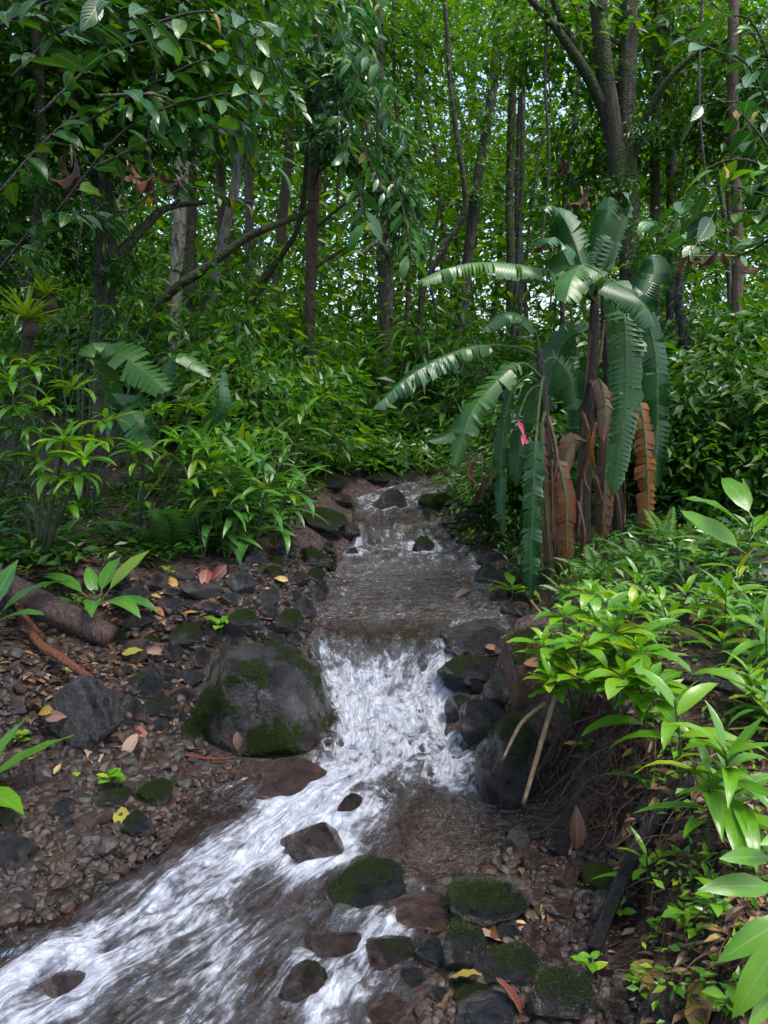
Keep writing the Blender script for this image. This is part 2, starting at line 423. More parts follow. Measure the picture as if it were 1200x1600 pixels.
# ------------------------------------------------------------------ mesh + object helpers
def mk(name, V, Fc, mat, smooth=True, uv=None, attrs=None):
    V = np.asarray(V, dtype=np.float32).reshape(-1, 3)
    me = bpy.data.meshes.new(name)
    if isinstance(Fc, np.ndarray):
        nf, k = Fc.shape
        me.vertices.add(len(V)); me.vertices.foreach_set('co', V.ravel())
        me.loops.add(nf * k); me.loops.foreach_set('vertex_index', Fc.astype(np.int32).ravel())
        me.polygons.add(nf)
        me.polygons.foreach_set('loop_start', np.arange(0, nf * k, k, dtype=np.int32))
        me.polygons.foreach_set('loop_total', np.full(nf, k, dtype=np.int32))
        me.update(calc_edges=True)
    else:
        me.from_pydata(V.tolist(), [], Fc)
    me.polygons.foreach_set('use_smooth', np.full(len(me.polygons), smooth))
    if uv is not None:
        li = np.empty(len(me.loops), dtype=np.int32); me.loops.foreach_get('vertex_index', li)
        l = me.uv_layers.new(name='UVMap'); l.data.foreach_set('uv', np.asarray(uv, dtype=np.float32)[li].ravel())
    for a, val in (attrs or {}).items():
        at_ = me.attributes.new(a, 'FLOAT', 'POINT'); at_.data.foreach_set('value', np.asarray(val, dtype=np.float32))
    if mat: me.materials.append(mat)
    me.update()
    return me
THINGS = []
def ob(name, data, parent=None, mat4=None, loc=None):
    o = bpy.data.objects.new(name, data); COL.objects.link(o)
    if mat4 is not None: o.matrix_basis = mat4
    elif loc is not None: o.location = loc
    if parent is not None: o.parent = parent
    return o
def tag(o, label, cat, group=None, auto=False, pt=None):
    o['label'] = label; o['category'] = cat
    if group: o['group'] = group
    p = pt if pt is not None else np.array(o.location)
    THINGS.append((o, auto, p))
    return o
def kind(o, k): o['kind'] = k; return o
def nrm(v):
    v = np.asarray(v, float); l = np.linalg.norm(v)
    return v / l if l > 1e-9 else np.array([0, 0, 1.0])
def frame(d, up, loc=(0, 0, 0), s=(1, 1, 1)):
    """matrix with local Y along d and local Z near up"""
    y = nrm(d); x = np.cross(y, up)
    if np.linalg.norm(x) < 1e-4: x = np.cross(y, (1, 0, .1))
    x = nrm(x); z = np.cross(x, y)
    if np.isscalar(s): s = (s, s, s)
    m = np.eye(4); m[:3, 0] = x * s[0]; m[:3, 1] = y * s[1]; m[:3, 2] = z * s[2]; m[:3, 3] = loc
    return Matrix(m.tolist())
def catmull(P, n=8):
    P = np.asarray(P, float)
    if len(P) < 3:
        t = np.linspace(0, 1, n + 1)[:, None]; return P[0] * (1 - t) + P[-1] * t
    Q = np.vstack([2 * P[0] - P[1], P, 2 * P[-1] - P[-2]])
    out = []
    for i in range(1, len(Q) - 2):
        t = np.linspace(0, 1, n, endpoint=False)[:, None]
        a, b, c, d = Q[i - 1], Q[i], Q[i + 1], Q[i + 2]
        out.append(.5 * ((2 * b) + (c - a) * t + (2 * a - 5 * b + 4 * c - d) * t ** 2 + (3 * b - a - 3 * c + d) * t ** 3))
    return np.vstack(out + [P[-1:]])
def tube_geo(path, radii, sides=8, rough=0.0, seed=0, cap=True):
    path = np.asarray(path, float); n = len(path)
    radii = np.asarray(radii, float) if not np.isscalar(radii) else np.full(n, radii)
    T = np.gradient(path, axis=0); T /= np.linalg.norm(T, axis=1)[:, None] + 1e-9
    ref = np.array([1.0, 0, 0]) if abs(T[0][0]) < .8 else np.array([0, 1.0, 0])
    A = np.empty_like(path); x = ref
    for i in range(n):
        x = x - T[i] * x.dot(T[i]); x = nrm(x); A[i] = x
    B = np.cross(T, A)
    th = np.linspace(0, 2 * np.pi, sides, endpoint=False)
    rr = np.repeat(radii[:, None], sides, 1)
    ring = A[:, None] * np.cos(th)[None, :, None] + B[:, None] * np.sin(th)[None, :, None]
    if rough:
        q = np.stack([np.cos(th)[None].repeat(n, 0) * 1.3, np.sin(th)[None].repeat(n, 0) * 1.3, np.arange(n)[:, None].repeat(sides, 1) * .45], -1)
        rr = rr * (1 + rough * fbm(q + seed * 3.1, seed, 3))
    V = (path[:, None] + ring * rr[..., None]).reshape(-1, 3)
    i = np.arange(n - 1)[:, None] * sides; j = np.arange(sides)[None]; j2 = (j + 1) % sides
    Fq = np.stack([i + j, i + j2, i + sides + j2, i + sides + j], -1).reshape(-1, 4)
    if cap:
        V = np.vstack([V, path[:1], path[-1:]])
        c0, c1 = n * sides, n * sides + 1
        e = (n - 1) * sides
        caps = np.array([[c0, b, a, a] for a, b in zip(range(sides), [*range(1, sides), 0])] + [[c1, e + a, e + b, e + b] for a, b in zip(range(sides), [*range(1, sides), 0])])
        faces = [tuple(f) for f in Fq.tolist()] + [(f[0], f[1], f[2]) for f in caps.tolist()]
        return V, faces
    return V, Fq
def tube(name, path, radii, mat, sides=8, rough=0., seed=0, origin=None):
    V, Fc = tube_geo(path, radii, sides, rough, seed)
    if origin is not None: V = V - np.asarray(origin)
    return mk(name, V, Fc, mat)
def join_geo(parts):
    V, Fc, k = [], [], 0
    for v, f in parts:
        V.append(v); f = f.tolist() if isinstance(f, np.ndarray) else f
        Fc += [tuple(i + k for i in q) for q in f]; k += len(v)
    return np.vstack(V), Fc

# ------------------------------------------------------------------ leaves
def leaf_geo(L, W, seg=6, droop=.6, fold=.25, a=.8, b=.9, pet=0.0, wave=0.0, seed=0, twist=0.0):
    """a leaf along +Y, face up +Z; three points per row (edge, midrib, edge)"""
    t = np.linspace(0, 1, seg + 1)
    wd = W * .5 * np.sin(np.pi * np.clip(t, 0, 1) ** a) ** b
    wd[-1] = 0; wd[0] = W * .02
    ang = droop * t ** 1.3
    dy = np.cos(ang); dz = -np.sin(ang)
    ds = L / seg
    y = pet + np.concatenate([[0], np.cumsum((dy[1:] + dy[:-1]) / 2 * ds)]); z = np.concatenate([[0], np.cumsum((dz[1:] + dz[:-1]) / 2 * ds)])
    V, UV = [], []
    wv = wave * np.sin(t * 17 + seed)
    for i in range(seg + 1):
        tw = twist * t[i]
        for s in (-1, 0, 1):
            lx = s * wd[i] * math.cos(fold); lz = abs(s) * wd[i] * math.sin(fold) + s * wv[i] * W
            V.append((lx * math.cos(tw) - lz * math.sin(tw), y[i] + lz * math.sin(ang[i]), z[i] + lz * math.cos(ang[i]) + lx * math.sin(tw)))
            UV.append((t[i], .5 + .5 * s))
    Fc = []
    for i in range(seg):
        k = i * 3
        Fc += [(k, k + 1, k + 4, k + 3), (k + 1, k + 2, k + 5, k + 4)]
    V = np.array(V)
    if pet > 0:
        n = len(V); r = W * .03
        V = np.vstack([V, [(-r, 0, 0), (r, 0, 0), (r, pet, 0), (-r, pet, 0), (0, 0, -r), (0, pet, -r)]]); UV += [(0, .5)] * 6
        Fc += [(n, n + 1, n + 2, n + 3), (n, n + 3, n + 5, n + 4), (n + 1, n + 4, n + 5, n + 2)]
    return V, Fc, np.array(UV)
def leaf_mesh(name, mat, *a, **k):
    V, Fc, UV = leaf_geo(*a, **k)
    return mk(name, V, Fc, mat, uv=UV)
def protos(name, mat, L, W, n=5, d0=.2, d1=1.3, **k):
    return [leaf_mesh(name, mat, L * R.uniform(.9, 1.1), W * R.uniform(.88, 1.12), droop=d0 + (d1 - d0) * i / max(n - 1, 1), wave=R.uniform(0, .06), seed=i * 3.3, twist=R.uniform(-.35, .35), **k) for i in range(n)]
PL = dict(
    bright=protos('leaf', ML['bright'], .25, .062, 6, .2, 1.5, a=.75, fold=.28),
    ginger=protos('leaf', ML['ginger'], .27, .05, 6, .25, 1.6, a=.75, fold=.25),
    brightwide=protos('leaf', ML['bright'], .14, .06, 5, .2, 1.2, a=.8, fold=.25, pet=.015),
    dark=protos('leaf', ML['dark'], .15, .06, 5, .2, 1.2, a=.8, fold=.25, pet=.02),
    darkround=protos('leaf', ML['dark'], .14, .075, 5, .1, .9, a=.8, fold=.18, pet=.03),
    bluish=protos('leaf', ML['bluish'], .17, .055, 5, .3, 1.3, a=.8, fold=.2, pet=.02),
    whorl=protos('leaf', ML['ginger'], .19, .045, 6, .5, 1.9, a=.85, fold=.25),
    whorlb=protos('leaf', ML['bright'], .19, .045, 6, .5, 1.9, a=.85, fold=.25),
    broad=protos('leaf', ML['ginger'], .30, .11, 4, .3, 1.1, a=.75, fold=.2, pet=.10),
    bigbright=protos('leaf', ML['bright'], .36, .12, 4, .2, 1.0, a=.75, fold=.2, pet=.06),
    seed=protos('leaf', ML['bright'], .07, .036, 3, .2, .9, a=.85, fold=.2, seg=4),
    yellow=protos('leaf', ML['yellow'], .12, .05, 2, .2, .8, a=.85, fold=.2),
    brown=protos('leaf', ML['brown'], .26, .11, 4, .8, 2.2, a=.8, fold=.7, wave=.05) if False else [leaf_mesh('leaf', ML['brown'], .25, .12, seg=8, droop=1.2 + .6 * i, fold=.7 + .12 * i, wave=.12, seed=i * 2.1, twist=1.1 * i - 1.6, a=.7) for i in range(4)],
    strap=protos('leaf', ML['ginger'], .55, .035, 5, .8, 2.6, a=.6, b=.5, fold=.3, seg=8),
    brom=protos('leaf', ML['brom'], .32, .035, 4, .2, 1.6, a=.55, b=.6, fold=.45, seg=7),
)
# vectorised foliage (crowns, undergrowth, litter)
T2 = (np.array([(0, 0, 0), (.5, .45, .12), (0, 1, -.06), (-.5, .45, .12)]), np.array([(0, 1, 2), (0, 2, 3)]))
T4 = (np.array([(0, 0, 0), (.46, .3, .10), (.40, .62, .02), (0, 1, -.22), (-.40, .62, .02), (-.46, .3, .10), (0, .5, -.03)]), np.array([(0, 1, 6), (1, 2, 6), (2, 3, 6), (3, 4, 6), (4, 5, 6), (5, 0, 6)]))
def leaves_geo(pos, d, up, L, Wd, tmpl):
    n = len(pos)
    y = d / (np.linalg.norm(d, axis=1)[:, None] + 1e-9)
    x = np.cross(y, up); x /= np.linalg.norm(x, axis=1)[:, None] + 1e-9
    z = np.cross(x, y)
    tv, tf = tmpl
    V = pos[:, None] + x[:, None] * (tv[None, :, 0:1] * Wd[:, None, None]) + y[:, None] * (tv[None, :, 1:2] * L[:, None, None]) + z[:, None] * (tv[None, :, 2:3] * Wd[:, None, None] * 1.6)
    k = len(tv)
    Fc = (np.arange(n)[:, None, None] * k + tf[None]).reshape(-1, 3)
    rnd = np.repeat(rng.random(n), k)
    return V.reshape(-1, 3), Fc, rnd
def foliage_mesh(name, pos, L, aspect, mat, droop=.4, outward=None, tmpl=T2, tilt=.5):
    n = len(pos)
    th = rng.random(n) * 2 * np.pi
    d = np.stack([np.cos(th), np.sin(th), -droop + .45 * rng.standard_normal(n)], -1)
    if outward is not None: d[:, :2] += outward[:, :2] * 1.2
    up = np.stack([tilt * rng.standard_normal(n), tilt * rng.standard_normal(n), np.ones(n)], -1)
    Ls = L * (.6 + .8 * rng.random(n))
    V, Fc, rnd = leaves_geo(pos, d, up, Ls, Ls * aspect, tmpl)
    return mk(name, V, Fc, mat, smooth=False, attrs=dict(rnd=rnd))
def crown_points(nclump, per, Rx, Rz, sig=.16, flat=.6):
    c = rng.standard_normal((nclump, 3)); c /= np.linalg.norm(c, axis=1)[:, None]
    c *= (rng.random(nclump) ** .45)[:, None]; c *= np.array([Rx, Rx, Rz])
    k = np.repeat(np.arange(nclump), per)
    off = rng.standard_normal((len(k), 3)) * np.array([sig, sig, sig * flat]) * np.repeat(.6 + .9 * rng.random(nclump), per)[:, None]
    p = c[k] + off
    out = p / (np.linalg.norm(p, axis=1)[:, None] + 1e-6)
    return p, out
def crown_proto(name, mat, Rx, Rz, nclump, per, L, aspect, droop, sig, tmpl=T2):
    p, out = crown_points(nclump, per, Rx, Rz, sig)
    return foliage_mesh(name, p, L, aspect, mat, droop, out, tmpl)
CR = dict(
    fine=[crown_proto('crown', ML['canopy'], 1.5, 1.0, 60, 16, .085, .42, .3, .22) for _ in range(3)],
    broad=[crown_proto('crown', ML['canopy'], 1.1, .9, 48, 15, .15, .42, .5, .22, T4) for _ in range(3)],
    blue=[crown_proto('crown', ML['bluish'], .75, .65, 34, 10, .25, .34, .9, .16, T4) for _ in range(3)],
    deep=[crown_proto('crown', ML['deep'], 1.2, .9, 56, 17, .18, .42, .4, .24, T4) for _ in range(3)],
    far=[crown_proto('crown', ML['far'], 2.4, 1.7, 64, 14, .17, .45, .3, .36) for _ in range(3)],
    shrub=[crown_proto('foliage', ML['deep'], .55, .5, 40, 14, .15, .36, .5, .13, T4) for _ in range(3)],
    shrubg=[crown_proto('foliage', ML['ginger'], .55, .5, 36, 12, .18, .28, .5, .13, T4) for _ in range(3)],
    shrubf=[crown_proto('foliage', ML['canopy'], .8, .8, 60, 20, .12, .4, .4, .18) for _ in range(3)],
)
# ================================================================== ground and water
def axis(lo, hi, dense, step, grow=1.18):
    a = list(np.arange(dense[0], dense[1] + step / 2, step))
    s, x = step, a[-1]
    while x < hi: s *= grow; x += s; a.append(x)
    s, x = step, a[0]
    while x > lo: s *= grow; x -= s; a.insert(0, x)
    return np.array(a)
def grid_faces(n, m):
    i = np.arange(n - 1)[:, None] * m; j = np.arange(m - 1)[None]
    return np.stack([i + j, i + j + 1, i + m + j + 1, i + m + j], -1).reshape(-1, 4)
gx, gy = axis(-90, 90, (-3.2, 3.2), .032), axis(-30, 120, (1.0, 8.6), .032)
X, Y = np.meshgrid(gx, gy)
Z = H(X.ravel(), Y.ravel())
_GRID['g'] = (gx, gy, Z.reshape(X.shape))
kind(ob('ground', mk('ground', np.stack([X.ravel(), Y.ravel(), Z], -1), grid_faces(len(gy), len(gx)), M_SOIL)), 'structure')

# ================================================================== stones
def ico(sub):
    t = (1 + 5 ** .5) / 2
    V = [(-1, t, 0), (1, t, 0), (-1, -t, 0), (1, -t, 0), (0, -1, t), (0, 1, t), (0, -1, -t), (0, 1, -t), (t, 0, -1), (t, 0, 1), (-t, 0, -1), (-t, 0, 1)]
    Fc = [(0, 11, 5), (0, 5, 1), (0, 1, 7), (0, 7, 10), (0, 10, 11), (1, 5, 9), (5, 11, 4), (11, 10, 2), (10, 7, 6), (7, 1, 8), (3, 9, 4), (3, 4, 2), (3, 2, 6), (3, 6, 8), (3, 8, 9), (4, 9, 5), (2, 4, 11), (6, 2, 10), (8, 6, 7), (9, 8, 1)]
    V = [nrm(v) for v in V]
    for _ in range(sub):
        mid, nf = {}, []
        def m(a, b):
            k = (min(a, b), max(a, b))
            if k not in mid: mid[k] = len(V); V.append(nrm((V[a] + V[b]) / 2))
            return mid[k]
        for a, b, c in Fc:
            x, y, z = m(a, b), m(b, c), m(c, a)
            nf += [(a, x, z), (b, y, x), (c, z, y), (x, y, z)]
        Fc = nf
    return np.array(V), np.array(Fc)
ICO = {k: ico(k) for k in (0, 1, 2, 3, 4, 5)}
def rock_shape(seed, sub, ang=.5, lump=.3):
    D, Fc = ICO[sub]
    r = 1 + lump * fbm(D * 1.1 + seed * 7.7, seed, 2) + .10 * fbm(D * 3 + seed, seed + 3, 3)
    V = D * r[:, None]
    q = np.random.default_rng(seed)
    for _ in range(int(4 + 8 * ang)):
        n = nrm(q.standard_normal(3)); c = q.uniform(.55, .85)
        e = V @ n - c
        V = V - n[None] * (np.maximum(e, 0) * q.uniform(.75, .97))[:, None]
    V = V * (1 + .03 * fbm(D * 8 + seed, seed + 9, 3) + (.012 * fbm(D * 22 + seed, seed + 5, 2) if sub > 3 else 0))[:, None]
    lo, hi = V.min(0), V.max(0)
    return (V - (lo + hi) / 2) / ((hi - lo) / 2), Fc, D
def rock_mesh(name, seed, sub, mat, moss, ang=.5, lump=.3):
    V, Fc, D = rock_shape(seed, sub, ang, lump)
    up = np.clip(D[:, 2] * .35 + .1, -.4, .45)
    ms = moss + up + .30 * fbm(D * 1.7 + seed * 3.3, seed + 40, 3) if moss > 0 else np.full(len(V), -1.0)
    return mk(name, V, Fc, mat, attrs=dict(moss=ms))
ROCKC = {}
ROCKPOS = []
def rock_cached(name, seed, sub, mat, moss, ang):
    k = (seed, sub, mat, round(moss, 1), ang)
    if k not in ROCKC: ROCKC[k] = rock_mesh(name, seed, sub, MR[mat], moss, ang)
    return ROCKC[k]
def moss_part(o, n, size, thr=.5):
    """short moss blades standing on the mossy faces of a boulder: uncountable, one part"""
    me = o.data
    nv = len(me.vertices); co = np.empty(nv * 3, np.float32); me.vertices.foreach_get('co', co); co = co.reshape(-1, 3)
    no = np.empty(nv * 3, np.float32); me.vertices.foreach_get('normal', no); no = no.reshape(-1, 3)
    ms = np.empty(nv, np.float32); me.attributes['moss'].data.foreach_get('value', ms)
    sc = np.array(o.scale)
    ok = np.nonzero(ms > thr)[0]
    if len(ok) < 10: return
    i = rng.choice(ok, n)
    p = (co[i] * sc) + rng.standard_normal((n, 3)) * .006
    nn = no[i] / sc; nn /= np.linalg.norm(nn, axis=1)[:, None]
    d = nn + .55 * rng.standard_normal((n, 3))
    V, Fc, rnd = leaves_geo(p, d, rng.standard_normal((n, 3)), size * (.5 + rng.random(n)), size * .5 * np.ones(n), T2)
    m = ob('moss', mk('moss', V / sc, Fc, ML['moss'], smooth=False, attrs=dict(rnd=rnd)), o)
    kind(m, 'stuff')
def rock(u, v, w_, h_, mat, moss, label=None, cat='rock', name='rock', seed=None, sub=3, ang=.5, depth=.85, group=None, yaw=None, tilt=0, Yc=None, blades=0, auto=False, sink=.0):
    seed = seed if seed is not None else R.randrange(1, 24)
    P = ground(u, v + .40 * h_) if Yc is None else at(u, v, Yc)
    pr = proj(P); mpx = pr[2] / F
    a, b = w_ * .5 * mpx, depth * w_ * .5 * mpx
    yc = P[1] + b * .55 if Yc is None else Yc
    c = at(u, v, yc)
    mpx = proj(c)[2] / F
    a, b = w_ * .5 * mpx, depth * w_ * .5 * mpx
    pit = math.atan2(EYE - c[2], c[1])
    q = (h_ * .5 * mpx) ** 2 - (b * math.sin(pit)) ** 2
    hz = math.sqrt(max(q, (.35 * a) ** 2)) / math.cos(pit)
    top, bot = c[2] + hz, c[2] - hz
    g = min(Hs(c[0], c[1]), Hs(c[0], c[1] - b * .7)) - .01 - sink
    if bot > g: bot = g
    elif bot < g - hz * .8: pass
    hz = (top - bot) / 2; c[2] = (top + bot) / 2
    me = rock_cached(name, seed, sub, mat, moss, ang)
    o = ob(name, me)
    o.location = c
    yw = R.uniform(-.35, .35) if yaw is None else yaw
    o.rotation_euler = (R.uniform(-.1, .1), tilt, yw)
    o.scale = (a, b, hz)
    ROCKPOS.append((c[0], c[1], (a + b) / 2))
    if blades: moss_part(o, int(blades * .55), .0048)
    if label: tag(o, label, cat, group, auto)
    return o

# the great boulder left of the fall, with its own sharper shape
def great_boulder():
    c = at(414, 1114, 3.34)
    V, Fc, D = rock_shape(5, 5, .2, .15)
    a, b, h = .325, .29, .385
    V[:, 0] += np.where(V[:, 0] > 0, .10 * np.clip(-V[:, 2], -.6, 1), .06 * V[:, 2])
    for n, cc in (((.10, -.12, .985), .72), ((.80, -.50, .34), .70), ((-.80, -.35, .45), .84), ((-.15, -.97, .12), .76), ((.95, .1, .25), .86), ((-.5, -.75, -.2), .84)):
        n = nrm(n); e = V @ n - cc; V = V - n[None] * (np.maximum(e, 0) * .90)[:, None]
    V[:, :2] *= (1 + .08 * np.clip(-V[:, 2], -1, .4))[:, None]
    nz = fbm(D * 1.9 + 4, 77, 3)
    ms = .30 + .60 * nz + .16 * fbm(D * 6, 78, 3)
    def blob(x, y, z, r, amt):   # moss cushions where the photo shows them
        return amt * np.exp(-((V[:, 0] - x) ** 2 + (V[:, 1] - y) ** 2 + (V[:, 2] - z) ** 2) / r ** 2)
    ms += blob(.28, -.85, -.42, .42, .75) + blob(-.92, -.3, -.1, .42, .6) + blob(.86, -.4, .15, .28, .55) + blob(-.75, -.5, -.6, .35, .35) + blob(-.3, -.2, .85, .6, .22) + blob(.05, -.9, .1, .3, .3) + blob(-.55, -.7, .35, .3, .35)
    me = mk('boulder', V, Fc, MR['big'], attrs=dict(moss=ms))
    o = ob('boulder', me, loc=c); o.scale = (a, b, h)
    moss_part(o, 6000, .005, .55)
    tag(o, 'huge dark boulder with moss cushions and white flecks standing beside the little waterfall', 'boulder')
    return o
BOULDER = great_boulder()

K = [  # u, v, w, h, material, moss, label, name, extra
 (132, 1118, 112, 135, 'slate', .0, 'smooth blue grey half buried boulder under the end of the red branch', 'boulder', dict(ang=.6, sub=4, depth=.9, seed=11)),
 (298, 988, 88, 42, 'basalt', .35, 'low mossy rock just behind the huge boulder, near the sapling', 'rock', dict()),
 (378, 975, 72, 52, 'basalt', .25, 'mossy rock behind the top of the huge boulder', 'rock', dict()),
 (452, 978, 42, 55, 'basalt', .3, 'narrow dark mossy rock at the lip of the fall beside the huge boulder', 'rock', dict()),
 (270, 1022, 44, 36, 'basalt', 0, 'round black stone on the bank left of the huge boulder', 'rock', dict(ang=.1)),
 (250, 1112, 50, 42, 'basalt', .2, 'round dark stone with a mossy cap beside the grass tuft', 'rock', dict(ang=.2)),
 (244, 1242, 56, 46, 'basalt', .45, 'round moss covered stone at the edge of the brown shallow water', 'rock', dict(ang=.15, blades=1500)),
 (180, 1248, 62, 40, 'basalt', .2, 'dark mossy stone under the light green seedling', 'rock', dict()),
 (98, 1268, 38, 46, 'slate', 0, 'upright bluish angular stone at the gravel edge', 'rock', dict(ang=1, depth=.7)),
 (214, 1292, 52, 50, 'basalt', .1, 'wet black stone standing at the waterline below the round mossy stone', 'rock', dict()),
 (314, 922, 66, 40, 'grey', .1, 'rounded olive grey stone below the red ground leaves', 'rock', dict(ang=.2)),
 (225, 1072, 64, 44, 'slate', .1, 'blue black stone among the gravel right of the log end', 'rock', dict()),
 (300, 1060, 40, 34, 'slate', .0, 'blue grey stone touching the upper shoulder of the huge boulder', 'rock', dict()),
 (508, 816, 74, 50, 'basalt', .5, 'broad moss green boulder on the far left bank of the pool', 'boulder', dict(ang=.2, sub=4, blades=2500)),
 (546, 831, 38, 32, 'basalt', 0, 'smooth black rock leaning on the broad moss green boulder', 'rock', dict(ang=.3)),
 (550, 861, 28, 15, 'basalt', 0, 'small wet black stone alone in the pool near its far bank', 'rock', dict()),
 (490, 872, 52, 36, 'basalt', .4, 'mossy rock at the pool edge behind the round mossy one', 'rock', dict()),
 (494, 900, 30, 26, 'basalt', .45, 'small round mossy rock dipping into the pool', 'rock', dict(ang=.1)),
 (661, 849, 40, 26, 'basalt', .35, 'round dark mossy rock standing alone in the middle of the stream', 'rock', dict(ang=.1, blades=700)),
 (614, 779, 46, 30, 'basalt', 0, 'black wet rock splitting the uppermost rapid', 'rock', dict(sub=3)),
 (592, 787, 24, 14, 'basalt', 0, 'small black rock beside the one splitting the uppermost rapid', 'rock', dict()),
 (683, 784, 66, 32, 'basalt', .5, 'mossy rock at the inner bend of the stream', 'rock', dict(blades=900)),
 (673, 806, 32, 26, 'grey', .3, 'yellowish mossy small rock below the mossy bend rock', 'rock', dict()),
 (722, 790, 40, 36, 'basalt', .1, 'dark rock tucked under the bend of the right bank', 'rock', dict()),
 (766, 873, 46, 22, 'slate', 0, 'flat blue grey slab on the right edge of the pool', 'rock', dict(ang=.8)),
 (764, 896, 48, 34, 'basalt', .1, 'black rock under the flat blue grey slab', 'rock', dict()),
 (736, 834, 64, 26, 'ochre', .1, 'rust coloured flat rock on the right bank above the pool', 'rock', dict(ang=.3)),
 (728, 808, 34, 30, 'slate', 0, 'blue dark rock behind the rust coloured rock', 'rock', dict()),
 (748, 998, 122, 52, 'basalt', .0, 'flat wet black slab at the lip beside the falling water', 'rock', dict(ang=.6, sub=4)),
 (742, 1050, 120, 64, 'basalt', .08, 'broad dark mossy rock below the wet lip slab', 'rock', dict(ang=.4, sub=4, blades=1800)),
 (782, 1086, 58, 80, 'basalt', .1, 'dark rock wedged between the mossy lip rock and the ochre rock', 'rock', dict(sub=4)),
 (718, 1105, 50, 46, 'basalt', .0, 'purple black wet rock at the foot of the fall', 'rock', dict(ang=.3)),
 (758, 1135, 82, 84, 'basalt', .0, 'glistening black rock right of the white apron of the fall', 'rock', dict(ang=.5, sub=4)),
 (832, 1045, 96, 130, 'ochre', .22, 'tall ochre stained rock under the overhanging green plants', 'boulder', dict(ang=.4, sub=4, depth=.8)),
 (802, 1200, 120, 150, 'basalt', .14, 'big sloping boulder with a bright moss back under the tan sticks', 'boulder', dict(ang=.25, sub=4, depth=.9, blades=5000)),
 (548, 1262, 58, 40, 'brown', 0, 'small brown rock washed over by white water', 'rock', dict(ang=.2, sink=.03)),
 (492, 1312, 116, 72, 'brown', .0, 'dark brown midstream rock with water sliding over it', 'rock', dict(ang=.5, sub=4)),
 (570, 1388, 154, 88, 'basalt', .14, 'black midstream rock with a mossy green crest', 'rock', dict(ang=.4, sub=4, blades=2500)),
 (645, 1430, 116, 56, 'brown', .0, 'flat red brown rock with a thin sheet of water over it', 'rock', dict(ang=.4, sub=4)),
 (762, 1412, 132, 80, 'basalt', .26, 'flat topped rock thickly covered with green moss', 'rock', dict(ang=.2, sub=4, blades=6000)),
 (511, 1478, 128, 56, 'brown', .0, 'shiny flat brown rock in front of the mossy crested rock', 'rock', dict(ang=.8, sub=4)),
 (484, 1534, 84, 72, 'brown', .05, 'dark wet rock just below the shiny flat brown rock', 'rock', dict(ang=.4, sub=4)),
 (615, 1494, 92, 66, 'brown', .08, 'dark brown rock among trickles of water with a mossy side', 'rock', dict(ang=.5, sub=4)),
 (674, 1494, 50, 46, 'slate', .0, 'wet grey stone wedged beside the dark mossy upright rock', 'rock', dict(ang=.9)),
 (726, 1490, 70, 80, 'basalt', .12, 'dark mossy upright rock below the flat topped mossy rock', 'rock', dict(ang=.3, sub=4, blades=2000)),
 (797, 1514, 112, 76, 'slate', .14, 'blue grey rock with patches of moss on the pebble beach', 'rock', dict(ang=.4, sub=4, blades=800)),
 (735, 1548, 70, 42, 'basalt', .45, 'low mossy rock under the yellow fallen leaf', 'rock', dict(ang=.3)),
 (762, 1588, 104, 66, 'slate', .0, 'blue black smooth rock at the bottom edge of the beach', 'rock', dict(ang=.4, sub=4)),
 (880, 1565, 100, 86, 'basalt', .18, 'rounded rock with dark moss below the dark branch end', 'rock', dict(ang=.15, sub=4, blades=2500)),
 (1044, 1568, 64, 66, 'grey', .0, 'bare grey brown stone beside the two toned yellow leaf', 'rock', dict(ang=.7)),
 (942, 1425, 48, 56, 'slate', .0, 'blue black cracked stone leaning on the dark branch', 'rock', dict(ang=1)),
 (886, 1370, 46, 52, 'red', .0, 'red brown pointed stone on the beach', 'rock', dict(ang=1, depth=.6)),
 (934, 1376, 58, 54, 'basalt', .4, 'mossy lump behind the tiny seedling on the beach', 'rock', dict(ang=.2)),
 (809, 1314, 36, 42, 'grey', .0, 'grey upright stone at the edge of the brown shallow', 'rock', dict(ang=.4)),
 (880, 1318, 64, 44, 'basalt', .05, 'dark flat stone against the foot of the overhanging bank', 'rock', dict()),
 (792, 1454, 50, 34, 'slate', .0, 'flat violet grey stone beside the mossy flat topped rock', 'rock', dict(ang=.5)),
 (870, 1490, 56, 34, 'red', .0, 'flat brown red stone lying beside the middle of the dark branch', 'rock', dict(ang=.8)),
 (640, 1528, 60, 34, 'basalt', .0, 'small black rock in the trickle under the dark brown rock', 'rock', dict(ang=.6)),
 (440, 1212, 150, 52, 'brown', .0, 'purple brown wet ledge at the foot of the huge boulder', 'rock', dict(ang=.7, sub=4, sink=.02)),
 (84, 1560, 150, 44, 'brown', .0, 'brown rock drowned under rushing white water in the corner', 'rock', dict(ang=.2, sub=4, sink=.05)),
 (20, 1335, 70, 70, 'basalt', .0, 'black rock at the dark waterline by the gravel', 'rock', dict(ang=.4)),
 (525, 1590, 80, 44, 'brown', .0, 'brown wet rock at the lower edge of the stream', 'rock', dict(ang=.4)),
 (600, 1578, 70, 40, 'brown', .0, 'second brown wet rock at the lower edge beside the shallow trickle', 'rock', dict(ang=.4)),
 (520, 757, 60, 30, 'basalt', .2, 'dark rock at the foot of the slender brown trunk', 'rock', dict()),
 (536, 783, 34, 26, 'brown', .0, 'brown rock on the earth spit beside the upper rapid', 'rock', dict()),
 (590, 748, 46, 24, 'basalt', .35, 'mossy rock under the ferns at the head of the stream', 'rock', dict()),
 (640, 748, 36, 20, 'basalt', .2, 'dark rock where the stream vanishes round the bend', 'rock', dict()),
]
for u, v, w_, h_, mat, moss, label, name, ex in K:
    rock(u, v, w_, h_, mat, moss, label, name, name, **ex)

